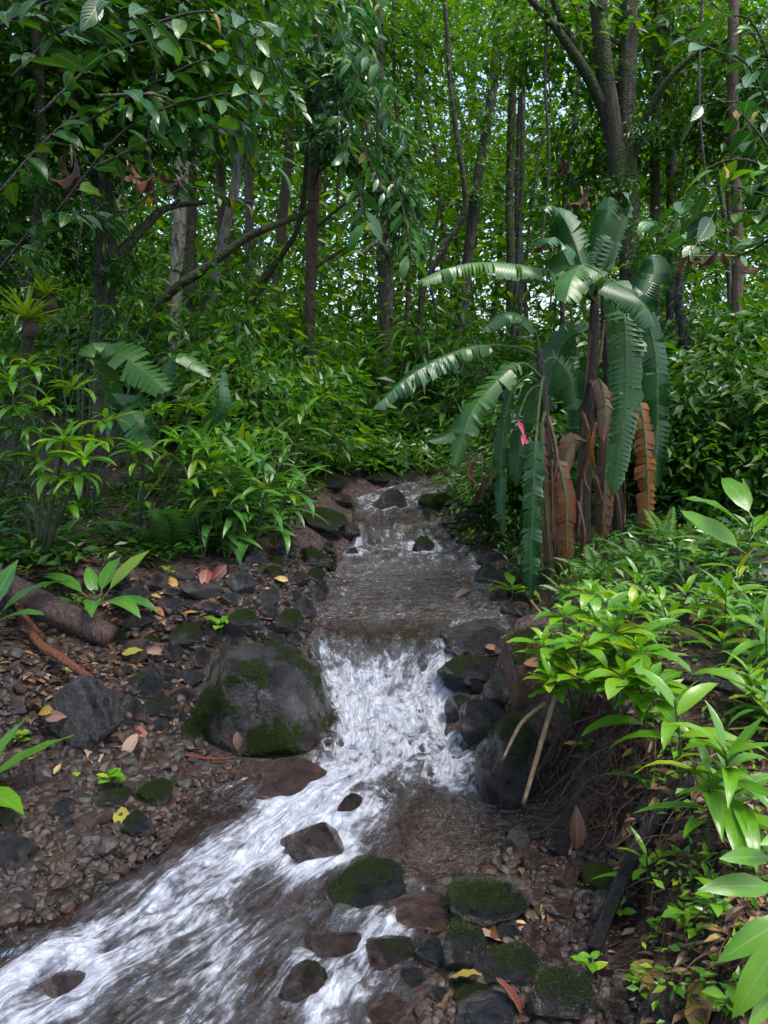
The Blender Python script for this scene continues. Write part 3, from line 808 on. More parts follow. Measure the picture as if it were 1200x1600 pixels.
# ------------------------------------------------------------------ the stream
wy = np.concatenate([np.linspace(.5, 1.7, 30, endpoint=False), np.linspace(1.7, 4.0, 330, endpoint=False), np.linspace(4.0, 7.95, 260)])
wf = np.linspace(-.06, 1.06, 110)
FR, WY = np.meshgrid(wf, wy)
WL, WR, WZ = xl(WY), xr(WY), wz(WY)
WX = WL + (WR - WL) * FR
s_al = np.concatenate([[0], np.cumsum(np.hypot(np.diff(wy), np.diff(wz(wy))))])
SA = np.repeat(s_al[:, None], len(wf), 1)
def prof(x, pts): return np.interp(x, [p[0] for p in pts], [p[1] for p in pts])
foam_sheen_c = prof(WY, [(0, .56), (1.8, .56), (2.2, .56), (2.6, .58), (2.8, .68), (3.0, .76), (3.3, .80), (3.55, .84), (3.68, .78), (3.77, .58), (3.84, .42), (3.92, .28), (4.0, .36), (4.5, .38), (4.9, .40), (5.25, .46), (5.42, .52), (5.56, .62), (5.66, .50), (6.0, .42), (6.3, .46), (6.6, .58), (6.85, .52), (7.1, .40), (7.9, .3)])  # real foam, plus a pale veil over the pool painted as its bright reflection
edge = prof(WY, [(0, .10), (2.7, .14), (3.0, .22), (3.3, .12), (4, .05), (8, .10)])
edge_dim = sstep(0, 1, np.clip(np.minimum(FR, 1 - FR) / edge, 0, 1))
foam_sheen = foam_sheen_c - .035 - .30 * (1 - edge_dim)
calm_r = sstep(.58, .78, FR) * prof(WY, [(1.7, 0), (2.1, .25), (2.4, .5), (2.72, .5), (2.95, .12), (3.05, 0)])
calm_l = sstep(.30, .05, FR) * prof(WY, [(1.7, .0), (2.0, .14), (2.4, .32), (2.9, .45), (3.1, 0)])
foam_sheen = foam_sheen - calm_r - calm_l
Q = np.stack([FR * 3.2, SA * 1.1, 0 * FR], -1)
foam_sheen = foam_sheen + .40 * fbm(Q, 21, 3) * prof(WY, [(0, 1), (2.9, 1), (3.1, .3), (5, .5), (8, .8)])
for (rx, ry, ra) in ROCKPOS:      # water piles up and breaks white round each rock standing in it
    if not (xl(ry) - .05 < rx < xr(ry) + .05 and ry < 7.6): continue
    dd = np.hypot(WX - rx, (WY - ry) * .95)
    amp = .27 if ry < 2.9 and rx < xl(ry) + .62 * (xr(ry) - xl(ry)) else .14
    foam_sheen = foam_sheen + amp * np.exp(-((dd - ra * .98) / .045) ** 2) + .16 * np.exp(-(np.hypot(WX - rx + .10, WY - ry + ra * 1.5) / (ra * .9)) ** 2) * (amp > .3)
    WZ = WZ + .016 * np.exp(-((dd - ra) / .05) ** 2) * (ry < 3)
rapid = prof(WY, [(0, 1), (2.6, 1), (3.0, .9), (3.9, 1), (4.1, .12), (5.1, .15), (5.5, .7), (6, .5), (6.8, .7), (8, .4)]) * (1 - .8 * np.clip(calm_r * 2, 0, 1))
ripple = prof(WY, [(0, .3), (3.2, .3), (3.9, .8), (4.2, 1), (8, 1)])
froth = prof(WY, [(0, .12), (2.5, .2), (2.9, .6), (3.1, .9), (3.5, .9), (3.66, .7), (3.8, .55), (3.95, .3), (4.1, .15), (5, .4), (5.4, .5), (8, .5)])
d1 = fbm(np.stack([FR * 9, SA * 3.0, 0 * FR], -1), 31, 3); d2 = fbm(np.stack([FR * 24, SA * 9, 0 * FR], -1), 33, 2)
d3 = fbm(np.stack([WX * 12, WY * 12, 0 * FR], -1), 35, 3)
WZZ = WZ + rapid * (.040 * d1 + .016 * d2) + .022 * d3 * prof(WY, [(2.6, 0), (3.0, .7), (3.6, 1), (3.8, .2), (4, 0), (8, .1)]) + .006 * d3
WXX = WX + .02 * d1 * rapid
kind(ob('water', mk('water', np.stack([WXX, WY, WZZ], -1).reshape(-1, 3), grid_faces(len(wy), len(wf)), M_WATER,
    uv=np.stack([FR, SA], -1).reshape(-1, 2), attrs=dict(foam_sheen=foam_sheen.ravel(), rapid=rapid.ravel(), ripple=ripple.ravel(), froth=froth.ravel()))), 'structure')


# countable loose stones
def inpoly(u, v, poly):
    c = False; j = len(poly) - 1
    for i in range(len(poly)):
        (x1, y1), (x2, y2) = poly[i], poly[j]
        if (y1 > v) != (y2 > v) and u < (x2 - x1) * (v - y1) / (y2 - y1) + x1: c = not c
        j = i
    return c
LB = [(-20, 940), (180, 905), (300, 895), (470, 880), (478, 960), (470, 1000), (310, 1015), (300, 1150), (335, 1205), (260, 1265), (190, 1325), (60, 1375), (-20, 1400)]
RB = [(790, 1290), (890, 1300), (1000, 1340), (1000, 1420), (940, 1500), (1060, 1610), (640, 1610), (690, 1540), (830, 1440), (830, 1360)]
UB = [(430, 850), (530, 855), (500, 930), (476, 985), (400, 975), (330, 930), (330, 890)]
UR = [(690, 790), (750, 780), (810, 880), (815, 960), (785, 950), (750, 870), (700, 830)]
TR = [(560, 1500), (700, 1540), (690, 1610), (480, 1610)]
taken = [(k[0], k[1], k[2] * .42) for k in K] + [(412, 1100, 100)]
def scatter(poly, n, smin, smax, mats, power=2.2, mossp=.1, tries=6000):
    us, vs = [p[0] for p in poly], [p[1] for p in poly]
    c = 0
    sizes = sorted([smin * (smax / smin) ** (R.random() ** power) for _ in range(n)], reverse=True)
    for s in sizes:
        for _ in range(60):
            u, v = R.uniform(min(us), max(us)), R.uniform(min(vs), max(vs))
            if not inpoly(u, v, poly): continue
            if any((u - a) ** 2 + ((v - b) * 1.4) ** 2 < (r_ + s * .42) ** 2 for a, b, r_ in taken): continue
            taken.append((u, v, s * .42)); break
        else: continue
        m = R.choices([x[0] for x in mats], [x[1] for x in mats])[0]
        mo = .4 if R.random() < mossp and m in ('basalt', 'grey') else 0
        col = dict(basalt='black', slate='bluish grey', brown='brown', red='reddish', grey='grey', ochre='ochre')[m]
        ang = R.choice([.2, .5, 1.0])
        shp = {.2: 'rounded', .5: 'blocky', 1.0: 'angular'}[ang]
        size = 'large' if s > 32 else 'fist sized' if s > 20 else 'small'
        rock(u, v, s, s * R.uniform(.55, .9), m, mo, f"{size} {'mossy ' if mo else ''}{col} {shp} stone", 'stone', 'stone', sub=2, ang=ang, seed=R.randrange(1, 9), depth=R.uniform(.6, 1), group='loose stones on the stream banks', auto=True, yaw=R.uniform(-3, 3))
        c += 1
    return c
LBU = [(170, 905), (300, 895), (470, 880), (478, 960), (470, 1000), (310, 1015), (300, 1150), (190, 1135), (190, 1030)]
LBL = [(-20, 1050), (190, 1135), (300, 1140), (335, 1205), (260, 1265), (190, 1325), (60, 1375), (-20, 1400)]
scatter(LBU, 78, 18, 62, (('basalt', 8), ('slate', 3), ('brown', 1), ('grey', .5)), 1.5, .22)
scatter(LBL, 62, 13, 40, (('basalt', 4), ('slate', 1.5), ('brown', 3), ('red', 4)), 2.0, .12)
scatter(LB, 12, 14, 30, (('basalt', 5), ('brown', 3), ('red', 2)), 2.0, .1)
scatter(RB, 66, 14, 48, (('basalt', 4), ('slate', 2), ('brown', 3), ('red', 4), ('grey', 1)), 1.7, .15)
scatter(UB, 62, 15, 44, (('basalt', 8), ('slate', 2)), 1.5, .2)
scatter(UR, 22, 10, 30, (('basalt', 6), ('brown', 2)), 1.5, .2)
scatter(TR, 10, 14, 30, (('brown', 6), ('basalt', 2)), 1.5, 0)

FL = [(545 / 550 * 0 + 268, 912, 'yellow', 1.0, 'yellow leaf below the long leaved thicket'), (248, 958, 'orange_', .8, 'orange brown leaf beside the log end'), (296, 960, 'yellow', .8, 'thin yellow leaf on the stones'), (238, 1018, 'tan', .9, 'tan leaf beside the round black stone'), (207, 1022, 'yellow', .9, 'yellow brown leaf on the gravel'),
      (320, 905, 'red', 1.3, 'crimson dead leaf under the thicket'), (342, 896, 'red', 1.2, 'dull red dead leaf under the thicket'), (120, 1052, 'bright', 1.1, 'fresh green fallen leaf right of the red branch'), (148, 1178, 'tan', 1.6, 'large pale pink dead leaf on the gravel'), (205, 1168, 'tan', 1.1, 'narrow cream leaf on the gravel'), (215, 1150, 'red', 1.2, 'wine coloured leaf beside the grass tuft'),
      (75, 1112, 'yellow', .9, 'orange leaf on the soil left of the grey boulder'), (90, 1120, 'tan', 1.0, 'pinkish leaf on the soil left of the grey boulder'), (112, 1222, 'bright', .9, 'slim green leaf on the gravel'), (190, 1285, 'yellow', 1.1, 'yellow green leaf at the waterline'), (374, 1160, 'tan', .8, 'cream leaf stuck to the face of the huge boulder'),
      (896, 1330, 'brown', 1.2, 'tall curled brown leaf standing on the beach'), (1022, 1528, 'yellow', 1.3, 'two toned yellow and orange leaf on the beach'), (728, 1535, 'yellow', .9, 'bright yellow leaf on the low mossy rock'), (762, 1470, 'tan', 1.0, 'tan leaf tucked beside the mossy upright rock'), (1105, 1572, 'yellow', 1.7, 'long yellow green leaf in the lower right corner'), (770, 1455, 'orange_', .9, 'brown orange leaf on the beach behind the blue grey rock'),
      (725, 930, 'brown', 1.2, 'dark red brown leaf floating on the pool'), (766, 1013, 'orange_', .7, 'orange leaf on the wet lip slab'), (784, 1016, 'tan', .6, 'pink leaf on the wet lip slab'), (835, 1040, 'orange_', .9, 'orange dead leaf on the ochre rock'), (790, 1560, 'red', .9, 'pink red leaf on the beach stones'), (440, 905, 'yellow', .7, 'small yellow leaf among the dark pool stones')]

bpy.context.view_layer.update()
_dg = bpy.context.evaluated_depsgraph_get()
FLHIT = []
for f_ in FL:
    d_ = Vector(nrm(ray(f_[0], f_[1])))
    hit = SC.ray_cast(_dg, Vector((0, 0, EYE)), d_)
    FLHIT.append((np.array(hit[1]), np.array(hit[2])) if hit[0] else (ground(f_[0], f_[1]), np.array([0, 0, 1.0])))
def pebble_mat():
    k = NT('pebble')
    a = k.n('Attribute', dict(attribute_name='rnd')).outputs['Fac']
    O = k.n('TexCoord').outputs['Object']
    col = k.ramp(a, [(0, (.010, .009, .010)), (.3, (.022, .019, .019)), (.5, (.030, .016, .011)), (.7, (.038, .019, .012)), (.88, (.044, .024, .016)), (.97, (.04, .036, .035)), (1, (.12, .08, .055))])
    n = k.noise(O, 120, 4, .7)
    col = k.mix(k.math('MULTIPLY', n, .6), col, (.03, .025, .022))
    col = k.n('HueSaturation', Value=.72, Saturation=1.1, Color=col).outputs[0]
    pp = k.n('BsdfPrincipled', Base_Color=col, Roughness=k.math('ADD', .3, k.math('MULTIPLY', n, .35)), Normal=k.n('Bump', Strength=.5, Distance=.004, Height=n).outputs[0])
    pp.inputs['Specular IOR Level'].default_value = .3
    return k.done(pp)
M_PEB = pebble_mat()
def pebbles(name, poly, n, lo, hi, lift=.2, bed=False):
    D, Fc = ICO[1]
    us, vs = [p[0] for p in poly], [p[1] for p in poly]
    pts = []
    while len(pts) < n:
        u, v = R.uniform(min(us), max(us)), R.uniform(min(vs), max(vs))
        if inpoly(u, v, poly): pts.append(ground(u, v, 9))
    pts = np.array(pts); n = len(pts)
    if bed: pts[:, 2] = Hq(pts[:, 0], pts[:, 1])
    s = (lo * (hi / lo) ** (rng.random(n) ** 1.6))[:, None] * rng.uniform(.5, 1, (n, 3)) * np.array([1, 1, .7])
    base = [rock_shape(100 + i, 1, .8, .3)[0] for i in range(8)]
    pick = rng.integers(0, 8, n)
    B = np.array(base)[pick]
    th = rng.random(n) * 6.283; c, s_ = np.cos(th), np.sin(th)
    B = B * s[:, None]
    V = np.stack([B[..., 0] * c[:, None] - B[..., 1] * s_[:, None], B[..., 0] * s_[:, None] + B[..., 1] * c[:, None], B[..., 2]], -1)
    pts[:, 2] += s[:, 2] * lift
    V = V + pts[:, None]
    Fa = (np.arange(n)[:, None, None] * len(D) + Fc[None]).reshape(-1, 3)
    o = ob(name, mk(name, V.reshape(-1, 3), Fa, M_PEB, smooth=False, attrs=dict(rnd=np.repeat(rng.random(n), len(D)))))
    kind(o, 'stuff'); return o
pebbles('gravel', LBL, 3300, .006, .046)
pebbles('gravel', LB, 1500, .008, .05)
pebbles('gravel', [(560, 1300), (640, 1225), (800, 1240), (820, 1340), (720, 1400), (640, 1410)], 900, .012, .05, .1, True)
pebbles('gravel', [(0, 1420), (200, 1330), (340, 1260), (400, 1290), (200, 1420), (0, 1520)], 700, .012, .06, .1, True)
pebbles('gravel', RB, 2600, .006, .032)
pebbles('gravel', UB, 700, .012, .03)
pebbles('gravel', [(190, 1320), (320, 1190), (500, 1195), (470, 1235), (340, 1262), (250, 1330), (90, 1430), (-20, 1470), (-20, 1370)], 1500, .008, .03)
pebbles('gravel', UR, 400, .012, .03)
#==PART3==
# ================================================================== trees
def wpts(Y, pts):
    return np.array([at(p[0], p[1], Y + (p[3] if len(p) > 3 else 0)) for p in pts])
def limb(parent, name, path, radii, mat, sides=8, rough=.12, seed=0, org=None, n=7):
    """a smooth tapered limb through world points; parent's own origin is org"""
    P = catmull(path, n); r = np.interp(np.linspace(0, 1, len(P)), np.linspace(0, 1, len(radii)), radii)
    return ob(name, tube(name, P, r, mat, sides, rough, seed, org), parent)
def tree(label, Y, pts, mat, crowns=(), boughs=(), group=None, sides=12, name='tree', auto=False, rough=.14, twig=True, cat='tree'):
    P = wpts(Y, pts)
    x, y = P[0][0], P[0][1]
    P[0][2] = Hs(x, y) - .08
    org = P[0].copy(); org[2] += .06
    root = ob(name, None, loc=org)
    mpx = Y / F
    rad_ = [p[2] * mpx * (.84 if not auto else 1) for p in pts]
    Pc = catmull(P, 9)
    Pc[:, :2] += .02 * np.stack([fbm(np.stack([Pc[:, 2] * .9, 0 * Pc[:, 2] + Y * 7, 0 * Pc[:, 2]], -1), 4, 2), fbm(np.stack([Pc[:, 2] * .9, 0 * Pc[:, 2] + Y * 3, 0 * Pc[:, 2]], -1), 8, 2)], -1)
    rr = np.interp(np.linspace(0, 1, len(Pc)), np.linspace(0, 1, len(rad_)), rad_)
    rr[:6] *= np.linspace(1.45, 1.0, 6)
    ob('trunk', tube('trunk', Pc, rr, MB[mat], sides, rough, int(Y * 10) % 50, org), root)
    if mat != 'brown' and not auto:
        n = 900
        kk = rng.integers(0, len(Pc), n); th = rng.random(n) * 6.283
        nn = np.stack([np.cos(th), np.sin(th), 0 * th], -1)
        okm = fbm(np.concatenate([nn[:, :2], Pc[kk][:, 2:] * 1.2 + Y * 5], 1) * 1.1, 61, 2) > (-.12 if mat == 'mossy' else .06)
        kk, nn = kk[okm], nn[okm]; n = len(kk)
        ps = Pc[kk] + nn * rr[kk][:, None] * .97 + np.stack([0 * kk, 0 * kk, rng.uniform(-.1, .1, n)], -1)
        V, Fc, rnd = leaves_geo(ps - org, nn * .7 + np.array([0, 0, -.5]) + .6 * rng.standard_normal((n, 3)), rng.standard_normal((n, 3)), .03 * (.6 + rng.random(n)), .014 * np.ones(n), T2)
        kind(ob('moss', mk('moss', V, Fc, ML['moss'], smooth=False, attrs=dict(rnd=rnd)), root), 'stuff')
    for b in boughs:
        Q = wpts(Y, b)
        limb(root, 'branch', Q, [p[2] * mpx for p in b], MB[mat], 8, .15, 3, org)
    for c in crowns:
        u, v, dy, s, key = c[:5]
        C = at(u, v, Y + dy)
        cr = ob('crown', R.choice(CR[key]), root, Matrix.Translation(C - org) @ Matrix.Rotation(R.uniform(0, 6.28), 4, 'Z') @ Matrix.Diagonal((s, s, s * R.uniform(.85, 1.1), 1)))
        if twig:
            k = int(np.argmin(np.abs(Pc[:, 2] - (C[2] - .35 * np.linalg.norm(Pc[:, :2] - C[:2], axis=1).min()))))
            a = Pc[k]; m = a * .45 + C * .55 + np.array([0, 0, .12])
            g = []
            P1 = catmull([a, m, C], 5); g.append(tube_geo(P1, np.linspace(max(.006, rr[k] * .3), .005, len(P1)), 6, .1))
            for _ in range(5):
                e = C + rng.standard_normal(3) * np.array([.55, .55, .4]) * s * 1.1
                P2 = catmull([m * .3 + C * .7, (C + e) / 2 + rng.standard_normal(3) * .06, e], 4); g.append(tube_geo(P2, np.linspace(.006, .0025, len(P2)), 5))
            V, Fc = join_geo(g)
            ob('branch', mk('branch', V - org, Fc, MB[mat]), root)
    tag(root, label, cat, group, auto, pt=P[0] * .5 + P[min(2, len(P) - 1)] * .5)
    root['_pc'] = 0; del root['_pc']
    return root, org
def spray(root, org, path, proto, n, scale, mat='dark', r=.012, hang=.25, spread=1.0):
    """one leafy branch: a branch part with every leaf a sub-part"""
    P = catmull(path, 8)
    r *= .7
    rr = np.linspace(r, r * .25, len(P))
    br = ob('branch', tube('branch', P, rr, MB[mat], 6, .1, 1, org), root)
    cum = np.concatenate([[0], np.cumsum(np.linalg.norm(np.diff(P, axis=0), axis=1))]); cum /= cum[-1]
    for i in range(n):
        t = .12 + .88 * (i + R.random() * .6) / n
        p = np.array([np.interp(t, cum, P[:, k]) for k in range(3)])
        T = P[min(int(t * (len(P) - 1)) + 1, len(P) - 1)] - P[max(int(t * (len(P) - 1)) - 1, 0)]
        T = nrm(T)
        side = nrm(np.cross(T, (0, 0, 1))) * (1 if i % 2 else -1)
        d = nrm(side * spread + T * R.uniform(.3, .9) + np.array([0, 0, R.uniform(-.5, .3) - hang]) + rng.standard_normal(3) * .25)
        up = np.array([R.gauss(0, .6), R.gauss(-.15, .6), 1])
        s = scale * R.uniform(.5, 1.3)
        off = nrm(rng.standard_normal(3)) * .02
        ob('leaf', R.choice(PL['yellow']) if R.random() < .03 else R.choice(proto), br, frame(d, up, p - org + off, s))
    return br
TREES = {}
TREES['thick'] = tree('thick dark trunk wrapped in ferns and dead leaves on the left bank', 6.0, [(168, 640, 23), (164, 500, 20), (168, 380, 20), (158, 240, 18), (146, 60, 16), (140, -130, 13)], 'dark',
    [(40, 70, -.6, .62, 'deep'), (150, 40, .3, .62, 'deep'), (255, 60, -.3, .6, 'deep'), (70, 215, -.2, .55, 'deep'), (250, 180, .2, .5, 'deep'), (340, 90, .5, .55, 'deep'), (20, 330, .5, .5, 'deep'), (110, -60, .2, .7, 'deep'), (300, -50, .2, .7, 'deep'), (170, 130, 1.1, .7, 'deep')],
    [[(158, 430, 10, 0), (230, 350, 7, .1), (262, 325, 5, .1), (320, 316, 4, .1), (392, 315, 2.5, .1)], [(160, 250, 9, 0), (110, 150, 7, -.3), (60, 60, 6, -.5), (20, -30, 5, -.6)], [(150, 120, 9, 0), (200, 60, 8, -.4), (270, 40, 5, -.8)]])
TREES['farleft'] = tree('mossy brown trunk carrying the bromeliads at the edge of the wood', 5.4, [(45, 700, 12), (42, 560, 11), (52, 420, 11), (66, 280, 10), (60, 100, 9), (50, -120, 8)], 'mossy',
    [(-20, 120, .2, .5, 'deep'), (70, 130, .8, .5, 'deep'), (-10, 420, .6, .4, 'deep'), (80, 390, 1.1, .4, 'deep')])
TREES['white'] = tree('white barked trunk with pale lichen beside two brown trunks', 8.5, [(270, 640, 12), (273, 520, 11), (277, 400, 12), (284, 280, 11), (292, 120, 10), (298, -120, 8)], 'pale',
    [(230, 230, .5, .5, 'broad'), (330, 190, .8, .5, 'broad'), (300, 20, .6, .8, 'broad')])
tree('brown trunk pressed close behind the white barked trunk', 8.9, [(297, 620, 9), (296, 450, 10), (300, 280, 9), (307, 100, 8), (310, -120, 7)], 'mossy', [(360, 100, .3, .7, 'broad')])
TREES['lean'] = tree('pale trunk leaning right among the left trunks', 9.2, [(300, 640, 10), (322, 500, 10), (344, 400, 9), (366, 290, 8), (382, 150, 7), (390, -100, 6)], 'pale', [(400, 60, .4, .7, 'broad'), (420, 200, .6, .5, 'broad')])
tree('straight brown trunk right beside the pale leaning trunk', 9.6, [(350, 640, 9), (352, 480, 9), (346, 330, 8), (340, 150, 7), (338, -120, 6)], 'brown', [(350, 20, .3, .7, 'broad')])
tree('crooked mossy sapling bending right towards the slender brown trunk', 8.6, [(368, 640, 7), (374, 570, 7), (396, 470, 7), (432, 410, 6), (465, 350, 5), (478, 250, 4), (482, 120, 3)], 'mossy', [(500, 210, -.2, .35, 'blue')])
tree('grey trunk standing in shade behind the crooked mossy sapling', 10.5, [(385, 620, 9), (388, 450, 8), (390, 250, 8), (395, 50, 7), (398, -120, 6)], 'grey', [(420, 120, .5, .8, 'broad'), (350, 240, .6, .5, 'broad')])
tree('brown trunk with a slight lean left of the slender trunk', 11.0, [(425, 620, 10), (430, 480, 10), (440, 350, 9), (452, 180, 8), (458, -120, 7)], 'brown', [(450, 100, .5, .9, 'broad'), (470, -30, .5, 1.0, 'broad')])
TREES['slim'] = tree('slender straight brown trunk rising from the left shore at the stream head', 8.3, [(480, 724, 9), (483, 600, 9), (486, 450, 10), (489, 330, 11), (492, 150, 10), (496, -120, 8)], 'brown',
    [(500, 60, -.3, .6, 'blue'), (545, 140, -.5, .5, 'blue'), (520, 225, -.6, .4, 'blue'), (440, 110, -.2, .5, 'blue'), (480, -20, .2, .8, 'blue'), (585, 225, -.4, .45, 'blue'), (615, 300, -.4, .4, 'blue'), (635, 370, -.2, .3, 'blue')])
TREES['knot'] = tree('pale mottled trunk with a swollen knot in the middle of the wood', 10.2, [(604, 690, 10), (604, 560, 11), (604, 470, 12), (602, 405, 16), (599, 370, 10), (596, 220, 9), (591, 60, 9), (588, -120, 8)], 'grey',
    [(600, 60, .5, .9, 'broad'), (560, -30, .3, 1.0, 'broad'), (650, 150, .6, .7, 'fine')], [[(606, 400, 6, -.1), (590, 380, 4, -.2), (560, 400, 3, -.3)]])
TREES['hairy'] = tree('dark fibrous trunk leaning right behind the drooping strap leaved plant', 10.8, [(702, 660, 14), (712, 560, 12), (724, 460, 10), (742, 300, 9), (770, 140, 8), (795, -100, 7)], 'dark', [(700, 60, .5, .8, 'fine'), (780, 40, .6, .8, 'fine'), (740, 160, .8, .6, 'fine')])
tree('thin curving dark stem swaying through the gap right of the knotted trunk', 10.0, [(650, 640, 5), (656, 520, 5), (668, 440, 5), (700, 380, 5), (728, 320, 5), (716, 220, 5), (704, 120, 4), (690, -60, 4)], 'dark', [(690, 90, .3, .55, 'fine'), (720, 0, .3, .7, 'fine')])
tree('straight mossy trunk, the fatter of a twin pair behind the banana', 12, [(797, 600, 8), (797, 450, 8), (797, 300, 7), (801, 150, 7), (806, -120, 6)], 'mossy', [(760, 90, .4, 1.0, 'fine'), (840, 30, .5, 1.0, 'fine'), (820, 190, .8, .7, 'fine')])
tree('straight thin trunk, the slimmer of a twin pair behind the banana', 12.3, [(812, 600, 6), (811, 450, 6), (808, 280, 5), (815, 100, 5), (820, -120, 5)], 'dark', [(860, 120, .5, .9, 'fine'), (800, -60, .3, 1., 'fine')])
TREES['multi'] = tree('big mossy tree with several stems forking above the banana crown', 8.0, [(990, 700, 24), (988, 480, 20), (980, 330, 19), (978, 200, 16), (982, 60, 15), (988, -130, 12)], 'mossy',
    [(880, 60, .2, .7, 'broad'), (960, 40, .8, .8, 'broad'), (930, 200, .9, .6, 'broad'), (1060, 60, .6, .7, 'broad'), (1050, 230, .8, .6, 'broad'), (900, 280, 1.0, .6, 'broad'), (830, 20, .4, .7, 'broad')],
    [[(972, 330, 15, 0), (958, 200, 13, -.1), (942, 90, 13, -.2), (926, -100, 11, -.3)], [(960, 230, 8, 0), (930, 140, 8, -.2), (880, 60, 6, -.4), (815, -20, 5, -.5)], [(972, 330, 9, 0), (945, 180, 8, .2), (895, 70, 6, .1), (850, -30, 4, 0)], [(985, 260, 6, 0), (1020, 160, 5, -.2), (1080, 90, 4, -.4), (1140, 60, 3, -.5)], [(975, 200, 6, 0), (950, 60, 5, .3), (900, -60, 4, .4)]])
tree('mossy straight trunk just right of the big forking tree', 8.6, [(1026, 660, 11), (1024, 450, 10), (1023, 250, 9), (1028, 80, 8), (1032, -120, 7)], 'mossy', [(1080, 130, .4, .6, 'broad'), (1020, -20, .4, .8, 'broad')])
tree('dark straight trunk second from the big forking tree', 9.2, [(1050, 660, 11), (1050, 420, 10), (1046, 200, 10), (1042, 40, 9), (1040, -120, 8)], 'dark', [(1120, 40, .5, .8, 'broad'), (1100, 220, .7, .6, 'broad')])
TREES['redbark'] = tree('reddish brown trunk near the right edge with dark shrubs around it', 7.4, [(1152, 690, 10), (1152, 520, 10), (1150, 330, 9), (1146, 150, 9), (1148, -120, 8)], 'brown', [(1190, 80, .3, .55, 'deep'), (1120, 180, .6, .5, 'deep'), (1190, 210, .5, .5, 'deep')])
tree('short dark dead trunk standing in shadow right of the banana', 6.4, [(1084, 740, 11), (1078, 640, 10), (1072, 540, 10), (1062, 470, 8), (1066, 400, 6)], 'black', [(1060, 380, .2, .35, 'deep')])
for key, Y, spots in (('thick', 6.0, [(190, 420, .26), (150, 340, .3), (175, 250, .3), (140, 170, .26), (178, 500, .2)]), ('farleft', 5.4, [(60, 400, .22), (70, 290, .22)]), ('multi', 8.0, [(1005, 400, .3), (965, 300, .3), (1000, 200, .28), (985, 470, .3), (940, 110, .22)]), ('knot', 10.2, [(605, 400, .22), (598, 300, .25)]), ('hairy', 10.8, [(745, 300, .3), (765, 180, .25)])):
    r_, o_ = TREES[key]
    for u, v, sc_ in spots:
        c_ = at(u, v, Y - .12)
        kind(ob('epiphyte', R.choice(CR['shrubg'] + CR['shrub']), r_, Matrix.Translation(c_ - o_) @ Matrix.Rotation(R.uniform(0, 6.28), 4, 'Z') @ Matrix.Diagonal((sc_, sc_, sc_ * 1.3, 1))), 'stuff')
# leaning bough across the left trunks
def loose(name, label, cat, Y, pts, mat, **k):
    P = wpts(Y, pts); root = ob(name, None, loc=P[0])
    limb(root, 'stem', P, [p[2] * Y / F for p in pts], MB[mat], 8, .18, 5, P[0])
    tag(root, label, cat, pt=P[len(P) // 2]); return root, P[0]
bg_, bo_ = loose('leaning_bough', 'long mossy bough slanting across the left trunks up to the slender trunk', 'branch', 7.8, [(205, 545, 8, .2), (262, 462, 7), (320, 420, 7), (385, 372, 6), (430, 352, 5), (486, 328, 5, .3)], 'mossy')
for (pts, Y, l) in [([(566, -60, 2), (562, 60, 2), (568, 200, 2), (560, 330, 1.5)], 8.8, 'thin vine hanging straight between the slender and the knotted trunk'), ([(782, -60, 1.5), (780, 40, 1.5), (783, 130, 1.2)], 9.0, 'short vine hanging from the top above the leaning dark trunk'),
        ([(858, -60, 2), (852, 120, 2), (858, 260, 2), (846, 380, 1.5)], 7.6, 'vine trailing down beside the fork of the mossy tree'), ([(690, 300, 2), (672, 420, 2), (684, 520, 2), (676, 640, 2)], 9.6, 'looping vine beside the dark leaning trunk'),
        ([(240, 100, 2), (232, 220, 2), (246, 330, 1.5)], 5.6, 'bare root vine hanging among the big dead leaves'), ([(100, 180, 1.5), (128, 300, 1.5), (120, 420, 1.5)], 5.2, 'pale vine sagging across the mossy trunk with bromeliads'), ([(1100, -40, 2), (1092, 140, 2), (1104, 300, 1.5)], 6.5, 'vine hanging before the reddish trunk')]:
    P = wpts(Y, pts); r = ob('vine', None, loc=P[0]); limb(r, 'stem', P, [p[2] * Y / F for p in pts], MB['dark'], 6, .1, 1, P[0]); tag(r, l, 'vine', pt=P[1])
# trees further back, one by one
back = []
cand = []
for i in range(900):
    u, Y = R.uniform(-60, 1260), R.uniform(10.5, 24)
    if all(abs(u - a) > 9 for a, b in cand): cand.append((u, Y))
    if len(cand) >= 70: break
for i, (u, Y) in enumerate(cand):
    mpx = Y / F
    x = (u - 600) / F * Y
    r = R.choice([.022, .028, .035, .045, .07])
    ln = R.gauss(0, 42); bend = R.gauss(0, 22)
    zb = Hs(x, Y)
    vb = proj((x, Y, zb))[1]
    mt = R.choice(['mossy', 'brown', 'grey', 'dark', 'dark', 'grey', 'pale'])
    top = -160
    pts = [(u, vb, r / mpx), (u + ln * .3 + bend, vb * .65 + top * .35, r / mpx), (u + ln * .7 - bend, vb * .3 + top * .7, r * .8 / mpx), (u + ln, top, r * .65 / mpx)]
    cr = []
    for _ in range(R.choice([1, 1, 2])):
        cr.append((u + ln * .6 + R.uniform(-70, 70), R.uniform(-90, 420), R.uniform(-.8, 1), R.uniform(.5, .95), 'far' if Y > 15 else 'fine'))
    thick = 'thick' if r > .06 else 'thin' if r < .03 else 'slim'
    tone = dict(mossy='mossy', brown='brown', grey='grey', dark='dark', pale='pale lichened')[mt]
    tree(f"{thick} {tone} trunk {'leaning right' if ln > 14 else 'leaning left' if ln < -14 else 'upright'} deep in the wood", Y, pts, mt, cr, group='trees deep in the wood', sides=8, auto=True)

